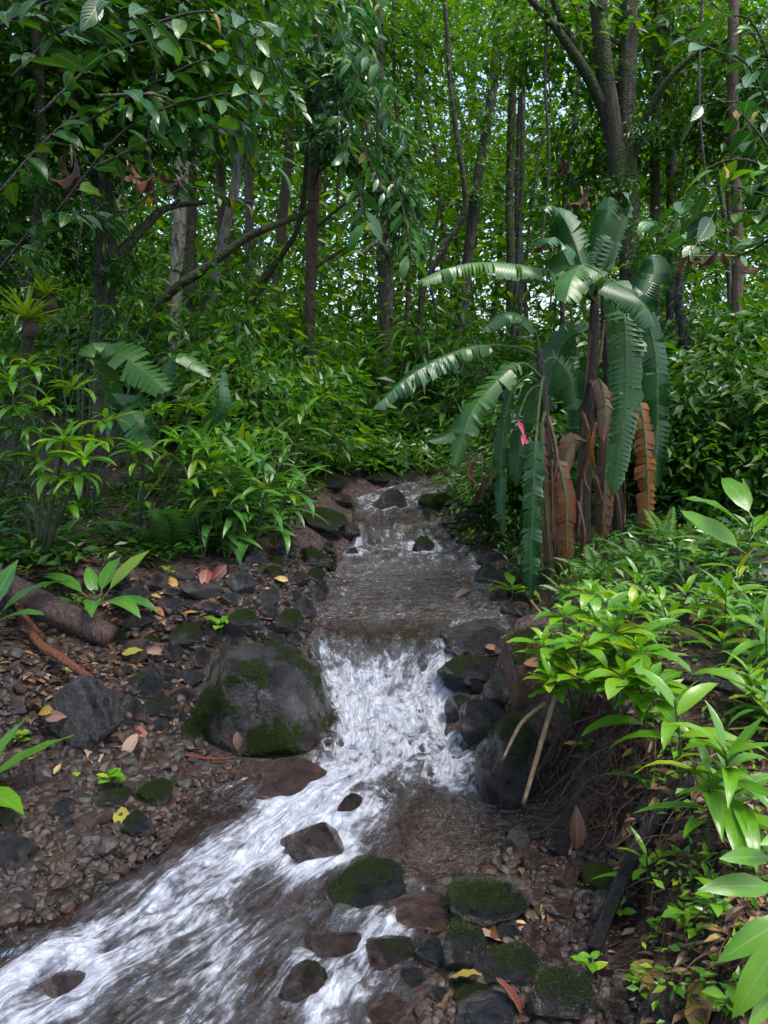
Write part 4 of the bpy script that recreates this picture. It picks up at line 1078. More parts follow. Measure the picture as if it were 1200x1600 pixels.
# far wood that reads as one mass
def far_wood():
    P = []
    n = 3700
    Yc = 13 + 34 * rng.random(n) ** .9
    xc = (rng.random(n) * 2 - 1) * (.78 * Yc + 4)
    zz = np.where(rng.random(n) < .76, rng.random(n) ** .9 * (2.0 + .17 * Yc), 3 + rng.random(n) * 13)
    zg = H(xc, Yc)
    per = 46
    c = np.stack([xc, Yc, zg + zz + .2], -1)
    k = np.repeat(np.arange(n), per)
    p = c[k] + rng.standard_normal((n * per, 3)) * np.array([.75, .75, .45])
    me = foliage_mesh('far_foliage', p, .25, .45, ML['far'], .3, None, T2)
    kind(ob('far_foliage', me), 'stuff')
far_wood()

# ================================================================== plants
def plant(name, label, cat, p, group=None, auto=False, up=.2):
    p = np.asarray(p, float)
    r = ob(name, None, loc=p); tag(r, label, cat, group, auto, pt=p + np.array([0, 0, up])); return r
def gpt(u, v, ymax=14):
    p = ground(u, v, ymax); p[2] -= .01; return p
def ginger(root, h, n, proto, lean=(0, 0), scale=1.0, az0=None, mat='stem', top=.75, lo=.2):
    az0 = R.uniform(0, 6.28) if az0 is None else az0
    tip = np.array([lean[0] * h, lean[1] * h, h])
    P = catmull([(0, 0, -.02), tip * .5 + np.array([-lean[0] * .12 * h, -lean[1] * .12 * h, .04 * h]), tip], 5)
    ob('stem', tube('stem', P, np.linspace(.006, .003, len(P)) * max(.7, scale), MB[mat], 6), root)
    for i in range(n):
        t = lo + (1 - lo) * (i + .5) / n
        p = np.array([np.interp(t, np.linspace(0, 1, len(P)), P[:, k]) for k in range(3)])
        az = az0 + i * 2.5 + R.uniform(-.35, .35)
        el = math.radians(8 + 52 * t ** 3 + R.uniform(-14, 14))
        d = np.array([math.cos(az) * math.cos(el), math.sin(az) * math.cos(el), math.sin(el)])
        s = scale * R.uniform(.75, 1.12) * (1 - .35 * t ** 4)
        ob('leaf', R.choice(proto), root, frame(d, (R.gauss(0, .15), R.gauss(0, .15), 1) if el < 1.2 else (1, 0, .2), p, s))
def rosette(root, p, n, proto, scale, el0=12, jit=.25, tilt=(0, 0)):
    az0 = R.uniform(0, 6.28)
    for i in range(n):
        az = az0 + 6.283 * i / n + R.uniform(-jit, jit); el = math.radians(el0 + R.uniform(-14, 16))
        d = np.array([math.cos(az) * math.cos(el) + tilt[0], math.sin(az) * math.cos(el) + tilt[1], math.sin(el)])
        ob('leaf', R.choice(proto), root, frame(d, (0, 0, 1), p, scale * R.uniform(.7, 1.1)))
def frond_mesh(name, mat, L, W, n=22, droop=1.0, leaflets=9, seed=0):
    q = np.random.default_rng(seed)
    t = np.linspace(0, 1, n + 1); ang = -.25 + (droop + .25) * t
    ds = L / n
    y = np.concatenate([[0], np.cumsum(np.cos(ang[1:]) * ds)]); z = np.concatenate([[0], np.cumsum(-np.sin(ang[1:]) * ds)])
    pos, dr, up, Ls, Ws = [], [], [], [], []
    rach = tube_geo(np.stack([0 * y, y, z], -1), np.linspace(.0035, .001, n + 1) * (L / .6), 4)
    for i in range(2, n + 1):
        pl = W * .5 * math.sin(math.pi * (t[i] * .86 + .14) ** .75) ** .8 * q.uniform(.9, 1.08)
        if pl < .006: continue
        for s in (-1, 1):
            d = nrm((s * .95, .38 * math.cos(ang[i]), -.38 * math.sin(ang[i]) - .12 + q.uniform(-.08, .08)))
            if leaflets:
                for k in range(leaflets):
                    f = (k + .5) / leaflets
                    b = np.array([0, y[i], z[i]]) + d * pl * f - np.array([0, 0, .12 * pl * f * f])
                    ll = pl * .20 * (1.05 - f * .75)
                    for s2 in (-1, 1):
                        pos.append(b); dr.append(nrm(d * .55 + s2 * np.array([0, math.cos(ang[i]), -math.sin(ang[i])]))); up.append((0, .0, 1)); Ls.append(ll); Ws.append(ll * .55)
            else:
                pos.append((0, y[i], z[i])); dr.append(d); up.append((0, .1, 1)); Ls.append(pl); Ws.append(ds * .85)
    V, Fc, rnd = leaves_geo(np.array(pos), np.array(dr), np.array(up, float), np.array(Ls), np.array(Ws), T2)
    V0, F0 = rach
    Fall = [tuple(f) for f in F0.tolist()] if isinstance(F0, np.ndarray) else list(F0)
    Fall += (Fc + len(V0)).tolist()
    return mk(name, np.vstack([V0, V]), Fall, mat, smooth=False, attrs=dict(rnd=np.concatenate([np.zeros(len(V0)), rnd * .25])))
FR_ = dict(
    big=[frond_mesh('frond', ML['fern'], .62, .26, 26, .7 + .3 * i, 5, i) for i in range(3)],
    ladder=[frond_mesh('frond', ML['fern'], .66, .24, 24, .7 + .35 * i, 0, i + 20) for i in range(3)],
    small=[frond_mesh('frond', ML['fern'], .34, .11, 22, .5 + .4 * i, 0, i) for i in range(3)],
    bright=[frond_mesh('frond', ML['fernbright'], .36, .12, 22, .5 + .4 * i, 0, i + 5) for i in range(3)],
    brightbig=[frond_mesh('frond', ML['fernbright'], .42, .17, 20, .6 + .4 * i, 0, i + 9) for i in range(2)],
)
def fern(u, v, key, n, scale, label, el=40, p=None, spread=6.283, az0=None, auto=False, group=None):
    p = gpt(u, v) if p is None else p
    r = plant('fern', label, 'fern', p, group or 'ferns on the banks', auto)
    a0 = R.uniform(0, 6.28) if az0 is None else az0
    for i in range(n):
        az = a0 + spread * i / n + R.uniform(-.25, .25); e = math.radians(el + R.uniform(-15, 15))
        d = (math.cos(az) * math.cos(e), math.sin(az) * math.cos(e), math.sin(e))
        ob('frond', R.choice(FR_[key]), r, frame(d, (0, 0, 1), (0, 0, 0), scale * R.uniform(.75, 1.1)))
    return r
#==PART4==
# ------------------------------------------------------------------ banana clump
def banana_leaf(root, org, pts, blade0, width, nhint, mat='banana', fold=.35, strips=26, tear=.6, sweep=.35, seed=0, name='leaf', droop=.5, rib='stem', ribr=.011, label=None, lose=0.0, wcut=1.0):
    """pts: world points base -> tip. The blade is torn into strips that hang from the midrib."""
    q = np.random.default_rng(seed + 11)
    P = catmull(pts, 10)
    cum = np.concatenate([[0], np.cumsum(np.linalg.norm(np.diff(P, axis=0), axis=1))]); Ltot = cum[-1]; cum /= Ltot
    def pos(t): return np.array([np.interp(t, cum, P[:, k]) for k in range(3)])
    def tan(t): return nrm(pos(min(t + .02, 1)) - pos(max(t - .02, 0)))
    nh = nrm(nhint)
    V, Fc, UV = [], [], []
    for s in (-1, 1):
        i = 0
        edges = np.linspace(blade0, .995, strips + 1)
        while i < strips:
            m = (1 if q.random() < .65 else 2) if q.random() < tear else int(q.integers(3, 8))
            m = min(m, strips - i)
            if q.random() < lose: i += m; continue
            dr = q.uniform(-.25, .6) * (1 if m < 3 else .5) + fold
            tw = q.normal(0, .22); swp = sweep + q.normal(0, .13)
            sh = q.uniform(.78, 1.06)
            for jj in range(m):
                a, b = edges[i + jj], edges[i + jj + 1]
                rows = []
                for e, t in ((0, a + (b - a) * (.05 if jj == 0 and m < 6 else 0)), (1, b - (b - a) * (.05 if jj == m - 1 else 0))):
                    tt = (t - blade0) / (1 - blade0)
                    wv = width * .5 * min(1, (math.sin(math.pi * min(.97, tt * .80 + .16) ** .85)) ** .55) * sh * wcut
                    if tt > .93: wv *= math.sqrt(max(.05, (1 - tt) / .07))
                    T = tan(t); N = nrm(nh - T * nh.dot(T)); S = np.cross(T, N) * s
                    c = pos(t) + N * .004; row = [c]; ang = dr * .5; x = c
                    for k in range(4):
                        f = (k + 1) / 4
                        ang = dr * .4 + droop * f + tw * f * (e - .5) * 2
                        dirn = nrm(S * math.cos(ang) - N * math.sin(ang) + T * swp)
                        x = x + dirn * wv / 4
                        row.append(x.copy())
                    # frayed strip end
                    row[-1] = row[-1] - dirn * wv * (.03 + .09 * abs(q.normal()))
                    rows.append((row, tt))
                k0 = len(V)
                for row, tt in rows:
                    for kk, x in enumerate(row): V.append(x - org); UV.append((tt, .5 + s * .5 * kk / 4))
                for kk in range(4):
                    f = (k0 + kk, k0 + kk + 1, k0 + 6 + kk, k0 + 5 + kk)
                    Fc.append(f if s > 0 else f[::-1])
            i += m
    lf = ob(name, mk(name, V, Fc, ML[mat], uv=np.array(UV)), root)
    if label: lf['label'] = label
    ob('midrib', tube('midrib', P, np.linspace(ribr, ribr * .22, len(P)), MB[rib], 6, 0, 0, org), lf)
    return lf
def A(l): return np.array([at(*p) for p in l])
def banana_plant(label, stem, group='banana plants in the clump'):
    """stem: (u, v, Y, rpx) base -> top"""
    P = np.array([at(u, v, Y) for u, v, Y, r in stem]); P[0][2] = Hs(P[0][0], P[0][1]) - .03
    org = P[0].copy()
    root = ob('banana_plant', None, loc=org)
    tag(root, label, 'banana plant', group, pt=P[len(P) // 2])
    Pc = catmull(P, 8); rr = np.interp(np.linspace(0, 1, len(Pc)), np.linspace(0, 1, len(stem)), [s[3] * .64 * s[2] / F for s in stem])
    ob('pseudostem', tube('pseudostem', Pc, rr, MB['pseudo'], 12, .12, 2, org), root)
    # dry leaf sheaths peeling off the stem
    for i in range(5):
        k = int(len(Pc) * (.1 + .15 * i)); az = R.uniform(2.6, 6.0)
        d = np.array([math.cos(az), math.sin(az), 0])
        a = Pc[k] + d * rr[k] * .9; L_ = R.uniform(.18, .4)
        path = [a + np.array([0, 0, .05]), a + d * .02 - np.array([0, 0, L_ * .4]), a + d * .035 - np.array([0, 0, L_])]
        banana_leaf(root, org, np.array(path), .02, R.uniform(.035, .065), d, 'brown', .6, 12, .7, .5, i, 'dry_sheath', .9, 'root', .004)
    return root, org
B1, o1 = banana_plant('tallest banana plant, its crown of torn leaves topping the clump', [(908, 905, 4.75, 21), (912, 760, 4.75, 19), (922, 620, 4.78, 16), (928, 520, 4.8, 13), (930, 440, 4.8, 9)])
B2, o2 = banana_plant('leaning banana plant carrying the pink flower spike at the stream side of the clump', [(868, 925, 4.5, 17), (862, 800, 4.5, 14), (856, 690, 4.5, 12), (848, 600, 4.52, 10), (842, 545, 4.55, 8)])
B3, o3 = banana_plant('banana plant at the back of the clump with the long hanging dark leaf', [(968, 900, 5.0, 19), (962, 760, 5.0, 17), (954, 620, 5.0, 14), (946, 500, 5.0, 11), (944, 430, 5.0, 8)])
up = (0, 0, 1)
# leaves of the tallest plant
banana_leaf(B1, o1, A([(928, 470, 4.8), (885, 436, 4.65), (840, 420, 4.5), (760, 411, 4.3), (700, 420, 4.2), (645, 444, 4.15)]), .22, .30, (0, -.25, 1), fold=.45, droop=.9, strips=46, tear=.85, seed=1)
banana_leaf(B1, o1, A([(930, 460, 4.8), (925, 425, 4.6), (912, 414, 4.35), (896, 432, 4.1), (884, 472, 3.98)]), .25, .34, (-.1, -.5, 1), fold=.4, droop=.5, strips=20, tear=.9, sweep=.55, seed=2)
banana_leaf(B1, o1, A([(932, 460, 4.8), (936, 438, 4.65), (965, 446, 4.45), (1000, 470, 4.3), (1022, 512, 4.25)]), .18, .32, (.1, -.45, 1), fold=.3, droop=.7, strips=26, seed=3)
banana_leaf(B1, o1, A([(932, 450, 4.82), (940, 400, 4.9), (948, 350, 5.0), (952, 308, 5.05)]), .2, .26, (-.45, -1, .3), fold=.15, droop=.25, strips=24, tear=.12, sweep=.12, seed=4)
banana_leaf(B1, o1, A([(934, 450, 4.8), (950, 410, 4.72), (966, 362, 4.7), (980, 325, 4.7), (986, 318, 4.6)]), .2, .26, (.75, -.8, .2), fold=.1, droop=.4, strips=20, tear=.1, sweep=.15, seed=5)
banana_leaf(B1, o1, A([(926, 460, 4.82), (905, 400, 4.9), (885, 350, 4.95), (862, 322, 4.9), (850, 330, 4.85)]), .22, .30, (-.3, -.6, .8), fold=.4, droop=.7, strips=18, tear=.25, seed=6)
banana_leaf(B1, o1, A([(928, 470, 4.78), (905, 440, 4.6), (880, 395, 4.55), (868, 372, 4.45), (855, 380, 4.35)]), .3, .26, (-.2, -.7, .7), fold=.5, droop=.6, strips=16, tear=.3, seed=7)
banana_leaf(B1, o1, A([(925, 540, 4.8), (905, 520, 4.95), (880, 540, 5.05), (862, 585, 5.1), (850, 640, 5.1)]), .2, .34, (-.3, -1, .3), fold=.3, droop=.3, strips=20, tear=.3, seed=8)
# leaves of the back plant
banana_leaf(B3, o3, A([(946, 470, 5.0), (985, 470, 4.9), (1010, 455, 4.9), (1022, 425, 4.95), (1018, 398, 5.0)]), .35, .28, (-.2, -1, .35), fold=.12, droop=.2, strips=22, tear=.12, sweep=.2, seed=9)
banana_leaf(B3, o3, A([(946, 450, 5.0), (960, 440, 4.8), (976, 500, 4.62), (978, 620, 4.6), (968, 700, 4.6), (958, 772, 4.62)]), .14, .25, (-.15, -1, .1), fold=.12, droop=.3, strips=44, tear=.5, sweep=.25, seed=10)
banana_leaf(B3, o3, A([(950, 460, 5.0), (1000, 480, 5.0), (1024, 560, 5.0), (1026, 680, 5.02), (1022, 770, 5.0)]), .2, .26, (.1, -1, .1), fold=.25, droop=.4, strips=34, tear=.6, sweep=.3, seed=12)
banana_leaf(B3, o3, A([(985, 600, 5.0), (1002, 640, 4.95), (1010, 720, 4.9), (1012, 800, 4.9), (1010, 858, 4.92)]), .12, .18, (0, -1, .1), 'orange', fold=.3, droop=.5, strips=22, tear=.9, sweep=.3, seed=13, label='half dead orange banana leaf hanging in strips', lose=.06)
banana_leaf(B3, o3, A([(950, 560, 5.0), (930, 585, 5.1), (915, 640, 5.2), (905, 700, 5.2)]), .15, .34, (0, -1, .4), fold=.2, droop=.3, strips=20, tear=.3, seed=14)
banana_leaf(B3, o3, A([(955, 640, 5.0), (950, 690, 4.9), (944, 770, 4.85), (940, 870, 4.85), (938, 910, 4.85)]), .1, .16, (0, -1, .1), 'brown', fold=.5, droop=.7, strips=16, tear=.5, seed=15, label='withered brown leaf hanging along the stem')
# leaves of the leaning plant
banana_leaf(B2, o2, A([(842, 560, 4.55), (815, 545, 4.5), (770, 540, 4.4), (720, 548, 4.25), (650, 582, 4.1), (583, 640, 4.0)]), .30, .22, (0, -.5, 1), fold=.3, droop=.6, strips=44, tear=.9, sweep=.35, seed=16)
banana_leaf(B2, o2, A([(843, 555, 4.55), (836, 520, 4.5), (818, 496, 4.45), (785, 490, 4.4), (752, 518, 4.35)]), .25, .20, (0, -.5, 1), fold=.45, droop=.6, strips=18, tear=.7, seed=17)
banana_leaf(B2, o2, A([(846, 590, 4.5), (815, 568, 4.4), (775, 596, 4.3), (735, 650, 4.22), (708, 728, 4.2)]), .22, .21, (-.2, -.8, .6), fold=.25, droop=.4, strips=28, tear=.85, sweep=.35, seed=18)
banana_leaf(B2, o2, A([(846, 600, 4.5), (820, 590, 4.55), (795, 625, 4.55), (783, 720, 4.55), (786, 838, 4.55)]), .2, .12, (-.1, -1, .1), fold=.5, droop=.5, strips=34, tear=.7, sweep=.3, seed=19)
banana_leaf(B2, o2, A([(850, 590, 4.5), (846, 600, 4.35), (838, 680, 4.22), (832, 800, 4.2), (828, 938, 4.22)]), .36, .15, (-.1, -1, .1), fold=.15, droop=.25, strips=36, tear=.95, sweep=.5, seed=20)
banana_leaf(B2, o2, A([(862, 700, 4.5), (872, 720, 4.4), (884, 780, 4.36), (886, 850, 4.36), (886, 905, 4.38)]), .15, .14, (0, -1, .05), 'orange', fold=.2, droop=.3, strips=22, tear=.95, sweep=.55, seed=21, label='dead orange leaf hanging like a fishbone')
banana_leaf(B2, o2, A([(842, 560, 4.55), (790, 590, 4.6), (740, 640, 4.6), (700, 680, 4.55), (668, 690, 4.5)]), .35, .2, (0, -.4, 1), fold=.3, droop=.5, strips=22, tear=.7, seed=22)
banana_leaf(B2, o2, A([(852, 640, 4.5), (846, 680, 4.4), (852, 780, 4.38), (862, 900, 4.4), (868, 935, 4.4)]), .1, .12, (0, -1, .1), 'brown', fold=.6, droop=.8, strips=18, tear=.5, seed=23, label='withered brown leaf hanging along the stem')
banana_leaf(B1, o1, A([(918, 690, 4.75), (895, 690, 4.6), (880, 730, 4.55), (872, 800, 4.5)]), .1, .18, (-.2, -1, .3), 'brown', fold=.5, droop=.7, strips=12, tear=.4, seed=24, label='crumpled brown leaf')
banana_leaf(B1, o1, A([(922, 600, 4.75), (938, 596, 4.55), (946, 640, 4.5), (942, 690, 4.5)]), .1, .16, (.1, -1, .3), 'brown', fold=.5, droop=.7, strips=10, tear=.4, seed=25, label='crumpled brown leaf')
banana_leaf(B3, o3, A([(950, 520, 5.0), (975, 540, 5.1), (1000, 600, 5.15), (1010, 660, 5.15)]), .2, .24, (.2, -1, .3), fold=.3, droop=.4, strips=18, tear=.5, seed=26)
banana_leaf(B2, o2, A([(846, 570, 4.55), (865, 560, 4.6), (890, 590, 4.65), (900, 640, 4.65)]), .2, .26, (.2, -1, .4), fold=.3, droop=.4, strips=16, tear=.5, seed=27)
banana_leaf(B2, o2, A([(846, 570, 4.55), (830, 610, 4.7), (812, 680, 4.75), (806, 760, 4.75)]), .2, .18, (-.1, -1, .2), fold=.4, droop=.5, strips=24, tear=.8, seed=28)
for i, (u, v, L_, w_, Yk, pl) in enumerate([(852, 650, 150, .07, 4.42, B2), (862, 720, 190, .06, 4.42, B2), (846, 760, 130, .05, 4.4, B2), (905, 640, 130, .07, 4.6, B1), (925, 740, 150, .08, 4.58, B1), (898, 780, 130, .07, 4.56, B1), (960, 760, 140, .07, 4.82, B3), (978, 700, 120, .06, 4.85, B3), (930, 660, 90, .08, 4.62, B1)]):
    o_ = {B1: o1, B2: o2, B3: o3}[pl]
    sx = R.uniform(-14, 14)
    banana_leaf(pl, o_, A([(u, v, Yk), (u + sx * .6, v + 8, Yk - .08), (u + sx * 1.6, v + L_ * .45, Yk - .10), (u + sx * .6, v + L_ * .8, Yk - .05), (u + sx * 1.5, v + L_, Yk - .08)]), .05, w_ * .95, (R.uniform(-.8, .8), -1, .1), R.choice(['brown', 'brown', 'brown', 'orange']), .7, 15, .75, .6, 60 + i, 'dry_leaf', 1.2, 'root', .004, lose=.3)
# flower spike and buds
def flower():
    c = at(808, 655, 4.3)
    r = ob('flower', None, B2, Matrix.Translation(c - o2))
    P = A([(846, 600, 4.5), (826, 612, 4.38), (808, 655, 4.3)]) - c
    ob('stalk', tube('stalk', catmull(P, 5), .006, MB['stem'], 6), r)
    D, Fc = ICO[1]
    for i in range(10):
        ob('petal', PETAL, r, frame(nrm(rng.standard_normal(3)), (0, 0, 1), rng.standard_normal(3) * .012, R.uniform(.7, 1.1)))
    for i in range(4):
        ob('bract', BRACT, r, frame((R.uniform(-.3, .5), -.3, -1), (0, -1, 0), (.012 + .012 * i, .0, -.01 - .03 * i), R.uniform(.7, 1.1)))
PETAL = leaf_mesh('petal', M_WHITE, .034, .014, droop=.6, seg=3); BRACT = leaf_mesh('bract', M_PINK, .07, .03, droop=-.4, fold=.5, seg=4)
flower()

# ------------------------------------------------------------------ left bank plants
LBG = 'gingers on the left bank'
for i in range(30):
    u, v = R.uniform(285, 478), R.uniform(775, 886)
    if u > 430: v = min(v, 850)
    p = gpt(u, v)
    r = plant('ginger_plant', f"{R.choice(['arching', 'upright', 'bushy'])} green plant in the bank thicket", 'plant', p, LBG, True, .35)
    for k in range(R.choice([1, 2, 2])):
        rr = r
        ginger(rr, R.uniform(.38, .72), R.choice([8, 9, 10]), PL['ginger'], (R.uniform(-.2, .45), R.uniform(-.5, .1)), R.uniform(1.0, 1.35))
for i in range(16):
    u, Y = R.uniform(290, 520), R.uniform(6.0, 7.6)
    x = (u - 600) / F * Y
    p = np.array([x, Y, Hs(x, Y)])
    if x > xl(Y) - .1: continue
    r = plant('ginger_plant', 'tall plant behind the bank thicket', 'plant', p, LBG, True, .4)
    ginger(r, R.uniform(.5, .95), 12, PL['ginger'], (R.uniform(-.2, .4), R.uniform(-.4, .1)), R.uniform(.8, 1.1))
def whorl(label, base, tops, proto, n=8, scale=1.0, mat='darkstem', cat='shrub', Yt=None):
    p = gpt(*base)
    r = plant('shrub', label, cat, p, up=.6)
    for (u, v, dY) in tops:
        t = at(u, v, p[1] + dY) - p
        P = catmull([(0, 0, -.03), t * .5 + np.array([R.uniform(-.06, .06), 0, .10]), t], 6)
        ob('stem', tube('stem', P, np.linspace(.009, .0035, len(P)), MB[mat], 6, .1), r)
        rosette(r, t, n, proto, scale * R.uniform(.85, 1.15), 18)
        rosette(r, t + np.array([0, 0, .02]), max(3, n // 2), proto, scale * .6, 45)
        for q in range(7):
            f = R.uniform(.35, .9); az = R.uniform(0, 6.28); k = int(f * (len(P) - 1))
            ob('leaf', R.choice(proto), r, frame((math.cos(az), math.sin(az), .3), (0, 0, 1), P[k], scale * R.uniform(.7, 1.1)))
        if R.random() < .7: rosette(r, t * .88, n - 3, proto, scale * .9, 5)
    return r
mx = PL['whorlb'] + PL['whorl'][:3]
whorl('shrub with pale drooping leaf whorls nearest the log', (60, 880), [(100, 690, -.3), (135, 720, -.45), (60, 640, 0), (20, 600, .1), (165, 660, 0), (45, 575, .2), (115, 610, .3)], mx, 9, 1.05)
whorl('shrub with drooping leaf whorls left of the big blue green leaves', (215, 850), [(215, 705, -.2), (250, 645, .1), (205, 640, .3), (300, 640, .2), (165, 590, .5), (280, 690, -.1), (320, 700, 0)], mx, 8, .95)
whorl('airy shrub with narrow leaves in front of the thick dark trunk', (130, 800), [(190, 520, .2), (240, 500, .4), (150, 480, .4), (210, 470, .6), (120, 510, .5), (280, 520, .5), (90, 470, .6), (330, 560, .6), (170, 440, .8)], PL['whorl'] + PL['dark'], 8, .85)
whorl('dark shrub at the edge of the wood below the bromeliads', (-10, 800), [(10, 560, 0), (40, 650, -.1), (-20, 660, 0), (75, 560, .3), (0, 720, -.2)], PL['whorl'], 8, .9)
def bigleaf():
    p = gpt(210, 800)
    r = plant('broad_leaved_plant', 'plant with huge smooth blue green leaves behind the drooping whorls', 'plant', p, up=.5)
    for i, (tip, mid, w_, nh) in enumerate([((262, 614, -.1), (178, 556, .1), .30, (.2, -.8, .7)), ((124, 556, .0), (160, 560, .1), .22, (-.2, -.8, .7)), ((240, 704, -.2), (196, 636, 0), .28, (.3, -.9, .4)), ((330, 590, .4), (270, 560, .5), .16, (0, -.6, 1)), ((352, 580, .5), (345, 640, .45), .12, (.5, -.8, .2)), ((170, 690, .1), (190, 630, .1), .2, (-.4, -.9, .4))]):
        Y = p[1]
        m, t = at(mid[0], mid[1], Y + mid[2] - .45), at(tip[0], tip[1], Y + tip[2] - .45)
        banana_leaf(r, p, np.array([p, (p + m) / 2 + np.array([0, .05, .05]), m, m * .4 + t * .6 + np.array([0, 0, .03]), t]), .62 if i < 3 else .6, w_, nh, fold=.1, droop=.25, strips=14, tear=0.03, sweep=.1, seed=40 + i, ribr=.007)
bigleaf()
fern(275, 862, 'ladder', 9, 1.0, 'large feathery fern arching over the bank above the red ground leaves', 58, az0=-2.6, spread=4.2)
for (u, v, k, n, s, l) in [(130, 800, 'small', 7, .9, 'small fern under the drooping shrub'), (180, 770, 'small', 6, .8, 'small fern behind the broad blue green leaves'), (90, 850, 'small', 6, .9, 'small fern near the log at the wood edge'),
        (215, 860, 'small', 7, 1.0, 'ladder leaved fern right of the broad leaved rosette'), (345, 860, 'small', 6, .8, 'small fern at the foot of the long leaved thicket'), (560, 720, 'small', 8, 1.2, 'fern hanging over the head of the stream'), (620, 725, 'big', 6, .9, 'feathery fern over the dark hollow at the stream head'), (525, 735, 'small', 8, 1.2, 'fern beside the foot of the slender brown trunk'),
        (665, 735, 'small', 7, 1.1, 'fern at the bend of the stream'), (720, 760, 'small', 7, 1., 'fern on the right bank under the leaning leaf'), (760, 800, 'small', 8, .9, 'fern on the right bank above the flat slab'), (745, 770, 'big', 5, .6, 'feathery fern right of the stream bend')]:
    fern(u, v, k, n, s, l)
def rosplant(u, v, leaves, label, proto, name='broad_leaved_plant', scale=1.0, p=None):
    p = gpt(u, v) if p is None else p
    r = plant(name, label, 'plant', p)
    for az, el, s in leaves:
        az, el = math.radians(az), math.radians(el)
        ob('leaf', R.choice(proto), r, frame((math.cos(az) * math.cos(el), math.sin(az) * math.cos(el), math.sin(el)), (0, -.1, 1), (0, 0, .02), s * scale))
    return r
rosplant(152, 950, [(165, 35, 1.0), (30, 48, .95), (205, 15, 1.0), (-40, 20, .9), (-75, 25, .8), (80, 50, .8), (-10, 15, .8), (120, 40, .7)], 'low rosette of broad deep green leaves beside the log', PL['broad'])
rosplant(-30, 985, [(-20, 25, 1), (30, 40, 1), (-60, 15, .8), (60, 60, .9)], 'broad leaved plant half out of view above the red branch', PL['broad'], p=gpt(-25, 985))
rosplant(-50, 1240, [(10, 30, .95), (-40, 8, .9), (45, 50, .7)], 'bright plant with big wet leaves reaching in over the gravel', PL['bigbright'], p=gpt(-38, 1235))
def seedling(u, v, n, s, label, h=.07, proto=None, cat='seedling', auto=False, group=None):
    p = gpt(u, v)
    r = plant('seedling', label, cat, p, group or 'seedlings on the banks', auto, .05)
    ob('stem', tube('stem', np.array([(0, 0, -.02), (.005, 0, h)]), .0025, MB['stem'], 5), r)
    for i in range(n):
        az = i * 2.4 + R.uniform(-.4, .4); z = h * (.5 + .5 * (i + 1) / n)
        ob('leaf', R.choice(proto or PL['seed']), r, frame((math.cos(az), math.sin(az), R.uniform(.1, .6)), (0, 0, 1), (.003, 0, z), s * R.uniform(.8, 1.15)))
seedling(345, 1000, 6, 1.3, 'glossy sapling with oval leaves sprouting behind the huge boulder', .10)
seedling(172, 1238, 7, 1.0, 'light green seedling on the mossy dark stones of the gravel edge', .08)
seedling(28, 1170, 9, .7, 'tuft of small yellow green leaves on the gravel bank', .07)
seedling(918, 1395, 8, .35, 'tiny seedling growing on the stony beach', .04)
seedling(1110, 1460, 7, .9, 'young green seedling on the soil by the big wet leaves', .12)
seedling(1065, 1500, 5, .9, 'thin seedling with three rounded leaves on the eroded bank', .13)
for i in range(26):
    u, v = R.choice([(R.uniform(0, 280), R.uniform(860, 960)), (R.uniform(920, 1190), R.uniform(1440, 1600)), (R.uniform(800, 900), R.uniform(880, 960)), (R.uniform(900, 1200), R.uniform(900, 1250))])
    seedling(u, v, R.choice([5, 6, 8]), R.uniform(.45, .9), f"{R.choice(['little', 'small leaved', 'tiny'])} seedling", R.uniform(.04, .1), auto=True)
for u, v, s in [(42, 490, 1.0), (72, 452, .75)]:
    Yb = 5.15 if u < 50 else 5.25
    c = at(u, v + 10, Yb)
    r = ob('bromeliad', None, loc=c); tag(r, 'larger yellow green bromeliad growing on the mossy trunk' if u < 50 else 'smaller bromeliad perched above the larger one on the mossy trunk', 'bromeliad', 'bromeliads on the trunk')
    for i in range(22):
        az = i * 2.4; el = math.radians(20 + 60 * (i / 22))
        ob('leaf', R.choice(PL['brom']), r, frame((math.cos(az) * math.cos(el), math.sin(az) * math.cos(el), math.sin(el)), (0, 0, 1), (0, 0, 0), s * R.uniform(.7, 1)))
    ob('root_ball', rock_mesh('root_ball', 3, 2, MB['root'], 0), r, Matrix.Translation((0, .05, -.05)) @ Matrix.Diagonal((.045, .045, .06, 1)))
# leafy sprays of the left trees
def left_tree():
    x, Y = -2.75, 4.1
    p = np.array([x, Y, Hs(x, Y) - .05])
    r = ob('tree', None, loc=p)
    st = [p, p + np.array([.1, .05, 1.6]), p + np.array([.0, -.1, 3.4]), p + np.array([.3, -.2, 5.4]), p + np.array([.3, -.4, 7.5])]
    P = catmull(st, 8)
    ob('trunk', tube('trunk', P, np.linspace(.13, .07, len(P)), MB['mossy'], 12, .15, 4, p), r)
    for (cx, cy_, cz, s, key) in [(-2.2, 2.6, 5.4, 1.0, 'far'), (-.9, 1.6, 6.2, 1.0, 'far'), (-3.8, 3.6, 5.2, 1.1, 'far'), (-1.6, 5.2, 6.4, 1.0, 'far'), (-4.2, 1.4, 5.0, 1.0, 'far')]:  # unseen crowns overhead, added to shade the left bank
        c = np.array([cx, cy_, cz])
        ob('crown', R.choice(CR[key]), r, Matrix.Translation(c - p) @ Matrix.Rotation(R.uniform(0, 6.28), 4, 'Z') @ Matrix.Diagonal((s, s, s * .8, 1)))
        a = P[22 + R.randrange(8)]
        limb(r, 'branch', [a, a * .5 + c * .5 + np.array([0, 0, .3]), c], [.04, .025, .01], MB['mossy'], 7, .12, 2, p)
    tag(r, 'tree leaning in from the left edge with long leafy branches across the dead leaves', 'tree', pt=p + np.array([0, 0, 3]))
    return r, p
r_, o_ = left_tree()
